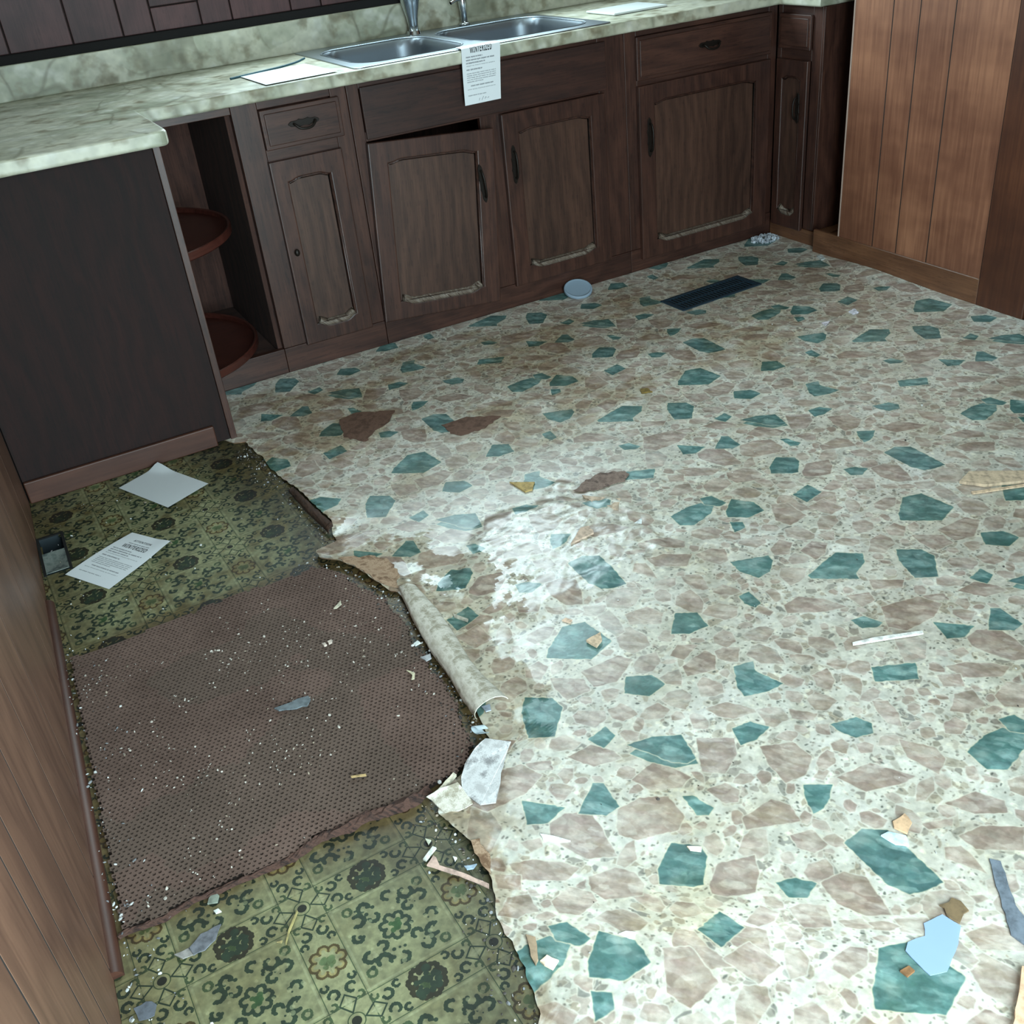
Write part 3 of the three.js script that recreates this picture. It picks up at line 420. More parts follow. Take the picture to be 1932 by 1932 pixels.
function vinylTint(x, z) {
  const d = x - edgeX(z), n = free(x * 24, z * 24, 300, 4), n2 = free(x * 7, z * 7, 320, 3), n3 = free(x * 70, z * 70, 340, 2);
  let c = [1, 1, 1];
  const zone = smooth(1.05, 1.25, z) * smooth(2.35, 2.05, z), reach = 0.03 + zone * (0.05 + 0.16 * smooth(0.42, 0.62, n2));
  const n4 = free(x * 150, z * 150, 360, 2), grime = smooth(0.46, 0.58, n * 0.75 + n4 * 0.25 + (reach - d) * 2.6 + (n3 - 0.5) * 0.5 - 0.03) * smooth(reach * 2.0, reach * 0.4, d);
  c = mix3(c, [0.48, 0.345, 0.21], grime * 0.85); c = mix3(c, [0.26, 0.18, 0.11], grime * smooth(0.52, 0.66, n * 0.5 + n3 * 0.5) * 0.75);
  const clean = Math.min(z - 0.085, z < 1.3 ? -0.12 - x : 9) + (n - 0.5) * 0.10 + (n3 - 0.5) * 0.03;   // trodden-in dirt stops short of the cabinets and the wall
  const dirt = smooth(-0.01, 0.05, clean) * (0.62 + 0.38 * smooth(0.35, 0.62, n * 0.6 + n3 * 0.4)); c = mix3(c, [0.75, 0.705, 0.635], dirt * clamp01(0.70 + 1.3 * (n2 - 0.5)));
  const toned = smooth(0.47, 0.62, n2 * 0.55 + n * 0.45) * smooth(1.25, 0.95, z + (n - 0.5) * 0.8) * smooth(-0.15, -0.6, x + (n2 - 0.5)) * smooth(0.08, 0.14, z); c = mix3(c, [0.60, 0.48, 0.34], toned * 0.6);  // trodden, browner patches over the far floor
  const oil = smooth(0.6, 0.72, n2) * smooth(1.7, 2.2, z) * smooth(0.4, 0.5, n); c = mix3(c, [0.90, 0.82, 0.66], oil * 0.5 * smooth(-2.55, -2.2, x) * smooth(-2.0, -2.3, x));
  c.grime = grime;
  return c;
}
function vinylGrid(z0, z1, dz, right) {
  const nz = Math.round((z1 - z0) / dz), cols = []; for (let i = 0; i <= 110; i++) cols.push(i * 0.0062); const near = cols.length; const NC = near + 70;
  const pos = [], uv = [], col = [], idx = [], idm = [], gr = [];
  for (let j = 0; j <= nz; j++) { const z = z0 + (z1 - z0) * j / nz, e = edgeX(z) + (free(z * 60, 3, 400, 3) - 0.5) * 0.008, R = right(z), e2 = e + cols[near - 1];
    for (let i = 0; i < NC; i++) { const x = i < near ? e + cols[i] : e2 + (R - e2) * (i - near + 1) / (NC - near); const t = vinylTint(x, z), [u, v] = latUV(x, z); pos.push(x, vinylY(x, z), z); uv.push(u, 1 - v); col.push(t[0], t[1], t[2]); gr.push(t.grime); } }
  for (let j = 0; j < nz; j++) for (let i = 0; i < NC - 1; i++) { const a = j * NC + i, to = gr[a] + gr[a + 1] + gr[a + NC] > 0.55 ? idm : idx; to.push(a, a + NC, a + 1, a + 1, a + NC, a + NC + 1); }
  const base = pos.length / 3;                              // torn edge: a brown felt face down to the old floor
  for (let j = 0; j <= nz; j++) { const a = j * NC; pos.push(pos[3 * a], pos[3 * a + 1], pos[3 * a + 2], pos[3 * a] + 0.002, pos[3 * a + 1] - 0.004, pos[3 * a + 2]); uv.push(uv[2 * a], uv[2 * a + 1], uv[2 * a], uv[2 * a + 1]); col.push(.42, .30, .2, .3, .2, .14); }
  for (let j = 0; j < nz; j++) { const a = base + 2 * j; idm.push(a, a + 1, a + 2, a + 2, a + 1, a + 3); }
  const g = new THREE.BufferGeometry(); g.setAttribute('position', new THREE.Float32BufferAttribute(pos, 3)); g.setAttribute('uv', new THREE.Float32BufferAttribute(uv, 2)); g.setAttribute('color', new THREE.Float32BufferAttribute(col, 3)); g.setIndex(idx.concat(idm)); g.computeVertexNormals(); const m = g.clone(); g.setIndex(idx); m.setIndex(idm); return [g, m];
}
const vinyl = tag(group('vinyl_flooring'), 'torn sheet vinyl printed with teal and taupe stone chips covering the room', 'vinyl floor');
M.vinylMatte = M.vinyl.clone(); M.vinylMatte.roughness = 0.85; M.vinylMatte.specularIntensity = 0.4;   // grime-soaked areas are dull
{ const A = vinylGrid(0.004, 1.27, 0.0062, (z) => z < 0.30 ? -0.004 : -0.0475), B = vinylGrid(1.27, 3.0, 0.0062, () => 0.75); mesh('sheet', mergeGeometries([mergeGeometries([A[0], B[0]]), mergeGeometries([A[1], B[1]])], true), [M.vinyl, M.vinylMatte], vinyl); }

{ // old linoleum below, with the duct opening left out
  const pos = [], uv = [], col = [], idx = [], z0 = 0.34, nz = 264, dz = 0.0112, nx = 84, th = 0.0246;
  for (let j = 0; j <= nz; j++) for (let i = 0; i <= nx; i++) { const z = z0 + j * dz, x = leftX(z) + 0.0006 + i * 0.0112, n = free(x * 12, z * 12, 500, 4), n2 = free(x * 4, z * 4, 520, 3), f = free(x * 60, z * 60, 540, 2), d = edgeX(z) - x;
    pos.push(x, -0.006 + (n - 0.5) * 0.001, z); uv.push((x + 2.798) * Math.cos(th) - (z - 2.107) * Math.sin(th) + 0, -((z - 2.107) * Math.cos(th) + (x + 2.798) * Math.sin(th)) + 0); uv[uv.length - 2] = uv[uv.length - 2]; 
    let c = [0.95, 0.97, 0.9]; const g1 = smooth(0.46, 0.66, n * 0.6 + f * 0.4), nearEdge = smooth(z > 2 ? 0.25 : 0.30, 0.03, d - (n2 - 0.5) * 0.22);
    c = mix3(c, z > 2 ? [0.30, 0.28, 0.27] : [0.20, 0.145, 0.105], clamp01(nearEdge * (0.6 + f * 1.0)) * 0.93); c = mix3(c, [0.46, 0.36, 0.22], (z < 1.3 ? 1 : 0.45) * clamp01(g1 * 0.75 + 0.35 * smooth(0.45, 0.6, n2)) * (0.75 + f * 0.4));
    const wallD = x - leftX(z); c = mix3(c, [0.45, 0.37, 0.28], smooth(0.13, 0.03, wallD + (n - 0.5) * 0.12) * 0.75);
    const padD = Math.max(1.185 - z, z - 2.0); c = mix3(c, [0.42, 0.28, 0.18], smooth(0.06, 0.0, padD + (n - 0.5) * 0.10) * 0.8); col.push(...c); }
  for (let j = 0; j < nz; j++) for (let i = 0; i < nx; i++) { const a = j * (nx + 1) + i, x = pos[3 * a] + 0.0056, z = pos[3 * a + 2] + 0.0056; if (x > -3.024 && x < -2.967 && z > 0.602 && z < 0.798) continue; idx.push(a, a + nx + 1, a + 1, a + 1, a + nx + 1, a + nx + 2); }
  const g = new THREE.BufferGeometry(); g.setAttribute('position', new THREE.Float32BufferAttribute(pos, 3)); g.setAttribute('uv', new THREE.Float32BufferAttribute(uv, 2)); g.setAttribute('color', new THREE.Float32BufferAttribute(col, 3)); g.setIndex(idx); g.computeVertexNormals();
  tag(mesh('linoleum', g, M.lino), 'old green linoleum with dark floral tile print exposed at left', 'linoleum');
}
{ // perforated foam carpet pad: every hole is cut through
  const pad = tag(group('carpet_pad'), 'square of brown perforated foam pad lying between two strips of green linoleum', 'carpet pad');
  const P = 0.0098, Q = 0.0088, pos = [], nor = [], col = [], top = (x, z) => 0.004 + (free(x * 14, z * 14, 600, 3) - 0.5) * 0.004;
  const put = (x, y, z, n, c) => { pos.push(x, y, z); nor.push(...n); col.push(...c); };
  let row = 0; const under = [];
  for (let z = 1.186; z < 2.004; z += Q, row++) { let first = null, last = null; for (let i = 0; i < 90; i++) {
    const x = -3.12 + i * P + (row % 2) * P / 2, e = edgeX(z) - 0.022 - free(z * 20, 7, 610, 2) * 0.03, zt = 1.198 + (free(x * 16, 2, 620, 3) - 0.5) * 0.03, zb = 1.994 + (free(x * 18, 9, 630, 3) - 0.5) * 0.022;
    if (x < leftX(z) + 0.03 || x > e || z < zt || z > zb) continue; first ??= x; last = x;
    const n = free(x * 10, z * 10, 640, 4), f = hash2(i, row, 4); let c = mix3([0.096, 0.056, 0.042], [0.152, 0.094, 0.074], clamp01(n * 1.5 - 0.3 + (f - 0.5) * 0.3)); if (free(x * 5, z * 5, 650, 3) > 0.56) c = mix3(c, [0.088, 0.066, 0.048], 0.4);
    const hr = P * (0.22 + 0.10 * hash2(i, row, 9)), cx = x + (hash2(i, row, 2) - 0.5) * 0.0016, cz = z + (hash2(i, row, 3) - 0.5) * 0.0016, N = 8, o = [], h = [];
    for (let k = 0; k < N; k++) { const a = (k + 0.5) / N * 6.2832, ca = Math.cos(a), sa = Math.sin(a), m = Math.max(Math.abs(ca) / (P / 2), Math.abs(sa) / (Q / 2)); o.push([x + ca / m * 1.0, z + sa / m * 1.0]); h.push([cx + ca * hr, cz + sa * hr]); }
    const corner = [[x + P / 2, z + Q / 2], [x - P / 2, z + Q / 2], [x - P / 2, z - Q / 2], [x + P / 2, z - Q / 2]];
    const c2 = [c[0] * 0.8, c[1] * 0.8, c[2] * 0.8];
    for (let k = 0; k < N; k++) { const q = (k + 1) % N, O = [o[k], o[q]], H = [h[k], h[q]], U = [0, 1, 0];
      put(O[0][0], top(...O[0]), O[0][1], U, c); put(H[0][0], top(...H[0]) - 0.0008, H[0][1], U, c); put(O[1][0], top(...O[1]), O[1][1], U, c);
      put(O[1][0], top(...O[1]), O[1][1], U, c); put(H[0][0], top(...H[0]) - 0.0008, H[0][1], U, c); put(H[1][0], top(...H[1]) - 0.0008, H[1][1], U, c);
      if (k % 2 === 0) { const K = corner[k / 2]; put(O[0][0], top(...O[0]), O[0][1], U, c); put(O[1][0], top(...O[1]), O[1][1], U, c); put(K[0], top(...K), K[1], U, c); }
      const nx = (cx - H[0][0]) / hr, nz2 = (cz - H[0][1]) / hr, W = [nx, 0, nz2];
      put(H[0][0], top(...H[0]) - 0.0008, H[0][1], W, c2); put(H[0][0], -0.0045, H[0][1], W, c2); put(H[1][0], top(...H[1]) - 0.0008, H[1][1], W, c2);
      put(H[1][0], top(...H[1]) - 0.0008, H[1][1], W, c2); put(H[0][0], -0.0045, H[0][1], W, c2); put(H[1][0], -0.0045, H[1][1], W, c2); } }
    if (first !== null) under.push([first - P / 2, last + P / 2, z]); }
  const g = new THREE.BufferGeometry(); g.setAttribute('position', new THREE.Float32BufferAttribute(pos, 3)); g.setAttribute('normal', new THREE.Float32BufferAttribute(nor, 3)); g.setAttribute('color', new THREE.Float32BufferAttribute(col, 3));
  M.foam.side = THREE.DoubleSide; mesh('foam', g, M.foam, pad);
  const rows = under.map(([a, b, z]) => { const r = []; for (let k = 0; k <= 20; k++) r.push([a + (b - a) * k / 20, -0.0042, z]); return r; }); mesh('backing_film', rowsSurface(rows, 0.001), M.foamDark, pad);
  const tr = []; for (let i = 0; i <= 70; i++) { const x = -3.07 + i * 0.0079, z = 1.998 + (free(x * 18, 9, 630, 3) - 0.5) * 0.022; const rr = 0.005 + 0.012 * free(x * 30, 4, 660, 3) * smooth(-2.85, -2.6, x); const r = []; for (let k = 0; k <= 8; k++) { const a = k / 8 * Math.PI, q = rr * (0.8 + 0.5 * hash2(i, k, 12)); r.push([x + (hash2(i, k, 13) - 0.5) * 0.004, -0.0055 + Math.sin(a) * q * 1.4, z - Math.cos(a) * q]); } tr.push(r); }
  mesh('torn_edge', rowsSurface(tr, 0.001), std({ map: noiseTex([[40, 26, 22], [78, 54, 45], [30, 20, 17]], 29, 8, [12, 12]), roughness: 1 }), pad);
}
const LITTER = [
  ['wood_shard', 'wood_shard', 0.003, 0.004, [190, 168, 146], 'tan ragged wood shard just below the brown tear in mid floor', 'wood scrap'],
  ['wood_wedge', 'wood_wedge', 0.005, 0.008, [190, 166, 146], 'tan wedge-shaped wood offcut lying on the pale crinkled patch', 'wood scrap'],
  ['plaster_chip', 'white_chip', 0.001, 0.003, [222, 226, 224], 'white quarter-round chip right of the pale crinkled patch', 'chip', { rag: 0.001 }],
  ['cork_chip', 'tan_chip', 0.001, 0.006, [204, 178, 150], 'square tan chip lying on the big teal stone in mid floor', 'chip'],
  ['paint_flake', 'peach_flake', 0.001, 0.002, [214, 184, 160], 'small peach flake at the upper left of the big teal stone', 'flake'],
  ['flat_stick', 'grey_stick', 0.001, 0.004, [170, 164, 148], 'short grey flat stick right of the rolled vinyl edge', 'stick', { rag: 0.001 }],
  ['wood_splinter', 'yellow_splinter', 0.001, 0.004, [176, 150, 96], 'yellowish speckled splinter left of the brown tear', 'wood scrap'],
  ['lath_board', 'board', 0.001, 0.008, [188, 166, 140], 'flat tan lath piece at the right edge of the picture', 'wood scrap', { rag: 0.002 }],
  ['thin_stick', 'thin_stick', 0.001, 0.003, [206, 178, 148], 'thin pale stick just in front of the tan lath piece', 'stick', { rag: 0.0004 }],
  ['curved_stick', 'white_stick', 0.002, 0.004, [226, 224, 218], 'thin curved white stick lying alone on the right of the floor', 'stick', { rag: 0.0006 }],
  ['paint_sliver', 'white_sliver', 0.001, 0.003, [230, 236, 236], 'white pointed sliver to the right of the torn edge near the bottom', 'sliver', { rag: 0.001 }],
  ['cream_chip', 'cream_chip', 0.001, 0.003, [236, 222, 196], 'cream oblong chip on the pale teal stone at lower centre', 'chip', { rag: 0.001 }],
  ['orange_chip', 'orange_chip', 0.001, 0.004, [240, 214, 184], 'light orange chip by the bottom end of the torn edge', 'chip'],
  ['plastic_scrap', 'white_red', 0.001, 0.002, [224, 216, 214], 'whitish scrap above the large pale teal stone at bottom centre', 'scrap', { rag: 0.001 }],
  ['leaf_chip', 'leaf_chip', 0.002, 0.004, [200, 164, 130], 'orange brown leaf-like chip above the pale blue plaster bit', 'chip'],
  ['plaster_chip', 'plaster', 0.001, 0.003, [196, 220, 232], 'pale blue plaster bit below the orange leaf-like chip', 'chip', { rag: 0.003 }],
  ['film_scrap', 'blue_paper', 0.002, 0.0012, [168, 184, 208], 'translucent blue film scrap lying over the big teal stone at bottom right', 'scrap', { rag: 0.002, tilt: -0.03, film: true }],
  ['slate_strip', 'slate_strip', 0.001, 0.003, [104, 112, 122], 'long slate grey strip at the lower right edge of the floor', 'strip'],
  ['dead_leaf', 'dead_leaf', 0.002, 0.003, [112, 92, 66], 'crumpled brown leaf above the translucent blue film scrap', 'leaf', { rag: 0.01 }],
  ['bark_crumb', 'brown_crumb', 0.001, 0.004, [138, 98, 62], 'small brown crumb on the big teal stone at bottom right', 'crumb'],
  ['mustard_crumb', 'mustard', 0.001, 0.004, [118, 96, 42], 'mustard brown crumb in the far middle of the floor', 'crumb', { rag: 0.006 }],
  ['paint_flake', 'white_far', 0.001, 0.004, [214, 212, 222], 'larger white flake in front of the planked stub wall', 'flake'],
  ['paint_flake', 'white_far2', 0.001, 0.003, [206, 200, 208], 'smaller white flake left of the larger one near the planked stub wall', 'flake'],
  ['metal_shard', 'blue_shard', 0.007, 0.003, [104, 112, 116], 'long blue grey shard lying on the middle of the foam pad', 'shard', { rag: 0.005 }],
  ['wood_splinter', 'splinter', 0.007, 0.003, [190, 182, 160], 'pale lens-shaped splinter at the top right of the foam pad', 'wood scrap', { rag: 0.001 }],
  ['pellet', 'bean1', 0.007, 0.005, [198, 182, 168], 'left one of two pinkish pellets side by side on the foam pad', 'pellet', { rag: 0.001 }],
  ['pellet', 'bean2', 0.007, 0.005, [198, 182, 168], 'right one of two pinkish pellets side by side on the foam pad', 'pellet', { rag: 0.001 }],
  ['shell_bit', 'moon', 0.007, 0.003, [206, 196, 166], 'cream crescent bit on the foam pad near the rolled vinyl edge', 'shell', { rag: 0.001 }],
  ['paint_flake', 'flake', 0.002, 0.003, [210, 214, 210], 'small white flake above the grey one beside the rolled edge', 'flake'],
  ['plaster_chip', 'grey_chip', 0.005, 0.003, [166, 166, 168], 'grey chip on the pad edge beside the rolled vinyl', 'chip'],
  ['straw', 'pad_stick', 0.007, 0.002, [178, 150, 104], 'short straw on the lower right of the foam pad', 'straw', { rag: 0.0004 }],
  ['plastic_shard', 'plastic1', -0.004, 0.002, [112, 114, 120], 'bluish clear plastic shard on the green linoleum at bottom left', 'shard', { rough: 0.25 }],
  ['plastic_shard', 'plastic2', -0.004, 0.002, [146, 142, 138], 'whitish tip of plastic beside the bluish shard at bottom left', 'shard', { rough: 0.3 }],
  ['glass_shard', 'glassy', -0.005, 0.003, [136, 144, 132], 'small glassy shard just below the pad edge', 'shard', { rough: 0.2, rag: 0.001 }],
  ['paint_flake', 'white_l', -0.005, 0.003, [216, 220, 214], 'white flake on the green linoleum below the glassy shard', 'flake'],
  ['straw', 'straw', -0.003, 0.002, [170, 156, 102], 'long straw lying across the green linoleum at the bottom', 'straw', { rag: 0.0006 }],
  ['straw', 'straw2', -0.004, 0.002, [164, 148, 100], 'tiny straw bit beside the long straw at the bottom', 'straw', { rag: 0.0006 }],
  ['film_scrap', 'blue_patch', -0.005, 0.001, [92, 96, 104], 'dull blue grey scrap on the linoleum against the left wall', 'scrap', { rag: 0.006 }],
  ['vinyl_sliver', 'sliver_pink', -0.002, 0.003, [196, 166, 152], 'long pinkish sliver of torn vinyl bridging the linoleum and the torn edge', 'sliver', { rag: 0.002 }],
  ['paint_stick', 'white_bit', -0.003, 0.004, [208, 210, 200], 'short white stick at the tip of the pinkish sliver', 'stick', { rag: 0.001 }],
  ['plaster_chip', 'tri1', -0.005, 0.003, [206, 208, 186], 'triangular white chip above the short white stick', 'chip', { rag: 0.001 }],
  ['plaster_chip', 'tri2', -0.005, 0.004, [222, 224, 218], 'tiny white chip above the middle of the pinkish sliver', 'chip', { rag: 0.001 }],
  ['plastic_scrap', 'blue_plastic', -0.004, 0.003, [150, 166, 180], 'light blue plastic scrap above the right end of the pinkish sliver', 'scrap'],
  ['paper_scrap', 'roll_paper', 0.008, 0.002, [176, 186, 202], 'bluish paper scrap in the open end of the rolled vinyl edge', 'scrap', { rag: 0.001, tilt: 0.2 }],
  ['twig', 'flap_stick', 0.004, 0.006, [214, 206, 184], 'short cream stick leaning at the left of the grey torn flap', 'stick', { rag: 0.001, tilt: -0.1 }],
  ['bark_strip', 'bark', 0.001, 0.005, [150, 128, 104], 'short brown bark strip above the light orange chip', 'wood scrap'],
  ['paint_flake', 'whitechipbase', 0.001, 0.004, [196, 202, 204], 'white flake at the foot of the return cabinet base', 'flake'],
  ['wood_offcut', 'corner_offcut', 0.001, 0.010, [206, 168, 136], 'peach tan wood offcut at the very bottom right corner', 'wood scrap', { rag: 0.002 }],
];
// torn flaps, the roll and bare patches belong to the vinyl sheet
mesh('torn_flap', sheet(ragged(triples(TORN.flap), 0.004, 4), 0.0022), M.greyBacking, vinyl).userData.label = 'grey felt flap folded back over the sheet';
mesh('torn_flap', sheet(ragged(triples(TORN.flap_low), 0.004, 5), 0.002), M.backing, vinyl);
mesh('exposed_backing', sheet(ragged(pairs(TORN.backing, 0).map(([x, , z]) => [x, vinylY(x, z) + 0.0012, z]), 0.009, 6), 0.0012), M.felt, vinyl);
mesh('exposed_backing', sheet(ragged(pairs(TORN.backing_low, 0).map(([x, , z]) => [x, vinylY(x, z) + 0.0012, z]), 0.006, 7), 0.001), M.felt, vinyl);
for (const [k, s] of [['hole_a', 8], ['hole_b', 9]]) mesh('bare_patch', sheet(ragged(pairs(TORN[k], 0).map(([x, , z]) => [x, vinylY(x, z) + 0.0008, z]), 0.008, s), 0.0008), M.underlay, vinyl).userData.label = 'bare brown patch where the print is torn away';
mesh('torn_strip', sheet(ragged(pairs(TORN.tear, 0).map(([x, , z]) => [x, vinylY(x, z) + 0.002, z]), 0.01, 10), 0.0016), M.tornBrown, vinyl);
{ // rolled-over edge: an open tube widening towards the camera
  const rows = [], L = triples(TORN.rollL), R = triples(TORN.rollR), n = 26, at = (l, t) => { const f = t * (l.length - 1), i = Math.min(l.length - 2, f | 0), q = f - i; return [0, 1, 2].map((k) => l[i][k] + (l[i + 1][k] - l[i][k]) * q); };
  for (let i = 0; i <= n; i++) { const t = i / n, a = at(L, t), b = at(R, t), cx = (a[0] + b[0]) / 2 + (b[0] - a[0]) * (0.10 + 0.12 * t), cz = (a[2] + b[2]) / 2, hw = (b[0] - a[0]) / 2 * (1.25 + 0.25 * t), h = 0.013 + 0.012 * t, r = [];
    for (let k = 0; k <= 16; k++) { const ang = (1.12 - 1.22 * k / 16 * (0.86 + 0.14 * (1 - t))) * Math.PI + 0.02, w = 1 + (free(t * 14, k * 0.6, 700, 2) - 0.5) * 0.10; r.push([cx + Math.cos(ang) * hw * w, Math.max(0.001, h * 0.9 + Math.sin(ang) * h * w), cz + (k / 16 - 0.5) * 0.004 + (b[2] - a[2]) * (k / 16 - 0.5)]); }
    rows.push(r); }
  mesh('rolled_edge', rowsSurface(rows, 0.0016), M.backing, vinyl).userData.label = 'beige felt underside rolled up along the tear';
}
{ const T = triples(TORN.curlTop), B = triples(TORN.curlBot), rows = []; for (let i = 0; i < T.length; i++) { const r = []; for (let k = 0; k <= 8; k++) { const t = k / 8; r.push([B[i][0] + (T[i][0] - B[i][0]) * t - Math.sin(t * 3.14) * 0.006, B[i][1] + 0.001 + (T[i][1] - B[i][1]) * Math.sqrt(t), B[i][2] + (T[i][2] - B[i][2]) * t]); } rows.push(r); } const fine = []; for (let i = 0; i < rows.length - 1; i++) for (let q = 0; q < 8; q++) fine.push(rows[i].map((p, k) => p.map((v, c) => v + (rows[i + 1][k][c] - v) * q / 8 + (c < 2 ? (hash2(i * 8 + q, k, 33 + c) - 0.5) * 0.002 : 0)))); fine.push(rows.at(-1)); mesh('curled_edge', rowsSurface(fine, 0.0015), M.curl, vinyl).userData.label = 'dark brown edge curling upward'; }

// ---------------------------------------------------------------- cabinets
function archHole(x0, x1, y0, y1, s, st = s * 0.62) {                     // opening with shouldered top and bottom
  const p = new THREE.Path(), w = Math.min(0.06, (x1 - x0) * 0.3);
  p.moveTo(x0, y0 + s); p.bezierCurveTo(x0 + w * 0.4, y0 + s, x0 + w * 0.5, y0, x0 + w, y0); p.lineTo(x1 - w, y0); p.bezierCurveTo(x1 - w * 0.5, y0, x1 - w * 0.4, y0 + s, x1, y0 + s);
  p.lineTo(x1, y1 - st); p.bezierCurveTo(x1 - w * 0.4, y1 - st, x1 - w * 0.5, y1, x1 - w, y1); p.lineTo(x0 + w, y1); p.bezierCurveTo(x0 + w * 0.5, y1, x0 + w * 0.4, y1 - st, x0, y1 - st); p.closePath(); return p;
}
function pullHandle(len, vertical, sag = 0) {               // cast back plate and bail
  const sh = new THREE.Shape(), a = len / 2, b = 0.011; sh.moveTo(-a, 0); sh.bezierCurveTo(-a * 0.8, b * 1.3, -a * 0.5, b * 0.2, -a * 0.3, b); sh.quadraticCurveTo(0, b * 0.5, a * 0.3, b); sh.bezierCurveTo(a * 0.5, b * 0.2, a * 0.8, b * 1.3, a, 0); sh.bezierCurveTo(a * 0.8, -b * 1.3, a * 0.5, -b * 0.2, a * 0.3, -b); sh.quadraticCurveTo(0, -b * 0.5, -a * 0.3, -b); sh.bezierCurveTo(-a * 0.5, -b * 0.2, -a * 0.8, -b * 1.3, -a, 0);
  const plate = new THREE.ExtrudeGeometry(sh, { depth: 0.0018, bevelEnabled: true, bevelSize: 0.0008, bevelThickness: 0.0008, bevelSegments: 1 });
  const h = len * 0.34, c = new THREE.CatmullRomCurve3([new THREE.Vector3(-h, 0, 0.003), new THREE.Vector3(-h, 0, 0.014), new THREE.Vector3(-h * 0.6, -sag, 0.022), new THREE.Vector3(0, -sag * 1.3, 0.024), new THREE.Vector3(h * 0.6, -sag, 0.022), new THREE.Vector3(h, 0, 0.014), new THREE.Vector3(h, 0, 0.003)]);
  const g = merge([plate, new THREE.TubeGeometry(c, 24, 0.0036, 8)]); if (vertical) g.rotateZ(Math.PI / 2); return g;
}
function ribbon(path2, zf, zb, grow) {                      // sloping bead round an opening, from the face down to the panel
  const rows = path2.map(([x, y, nx, ny]) => [[x - nx * 0.0006, y - ny * 0.0006, zf], [x + nx * grow * 0.45, y + ny * grow * 0.45, zf - (zf - zb) * 0.25], [x + nx * grow, y + ny * grow, zb]]); return rowsSurface(rows, 0.0006, 3.1);
}
function cabinetDoor(parent, x0, x1, y0, y1, { z = 0.019, handle = null, side = 0.064, top = 0.058, bottom = 0.066 } = {}) {
  const th = 0.018, sh = new THREE.Shape(); sh.moveTo(x0, y0); sh.lineTo(x1, y0); sh.lineTo(x1, y1); sh.lineTo(x0, y1); sh.closePath();
  const hx0 = x0 + side, hx1 = x1 - side, hy0 = y0 + bottom - 0.016, hy1 = y1 - top, s = 0.016; sh.holes.push(archHole(hx0, hx1, hy0, hy1, s));
  const g = new THREE.ExtrudeGeometry(sh, { depth: th - 0.005, bevelEnabled: true, bevelSize: 0.004, bevelThickness: 0.0025, bevelOffset: -0.004, bevelSegments: 2, curveSegments: 10 }); g.translate(0, 0, z - th + 0.0025);
  const door = mesh('door', boxUV(g, 'y', [rnd() * 3, rnd() * 3]), M.cab, parent);
  mesh('panel', boxUV(new THREE.BoxGeometry(hx1 - hx0 + 0.02, hy1 - hy0 + 0.02, 0.006).translate((hx0 + hx1) / 2, (hy0 + hy1) / 2, z - 0.014), 'y', [rnd() * 3, rnd() * 3]), M.doorPanel, door);
  const P = archHole(hx0, hx1, hy0, hy1, s).getPoints(10), n = P.length - 1, info = [];
  for (let i = 0; i < n; i++) { const a = P[(i + n - 1) % n], b = P[(i + 1) % n], dx = b.x - a.x, dy = b.y - a.y, L = Math.hypot(dx, dy) || 1; info.push([P[i].x, P[i].y, -dy / L, dx / L]); }
  const bot = info.filter((q) => q[1] <= hy0 + s + 1e-6); mesh('bottom_bead', ribbon(bot, z - 0.0005, z - 0.0105, 0.022), M.toned, door).userData.label = 'pale grainy bead along the bottom rail';  // only the bottom bead gets the paler tone
  const rest = info.filter((q) => q[1] >= hy0 + s - 1e-6); mesh('bead', ribbon(rest, z - 0.0005, z - 0.0105, 0.008), M.cab, door);
  if (handle) { const h = mesh('handle', pullHandle(handle[2] ?? 0.13, true), M.iron, door); h.position.set(handle[0], handle[1], z + 0.001); if (handle[3]) h.rotation.z = handle[3]; }
  return door;
}
function drawerFront(parent, name, x0, x1, y0, y1, hx, z = 0.018) {
  const d = mesh(name, merge([board([x0, y0, 0.001], [x1, y1, z - 0.004], 'x', 0.003), board([x0 + 0.012, y0 + 0.012, z - 0.006], [x1 - 0.012, y1 - 0.012, z], 'x', 0.003)]), M.cab, parent);
  if (hx !== undefined) { const h = mesh('handle', pullHandle(0.10, false, 0.012), M.iron, d); h.position.set(hx, (y0 + y1) / 2 + 0.006, z + 0.001); } return d;
}
const part = (p, n, a, b, grain = 'y', m = M.cab, bev = 0.002) => mesh(n, board(a, b, grain, bev), m, p);
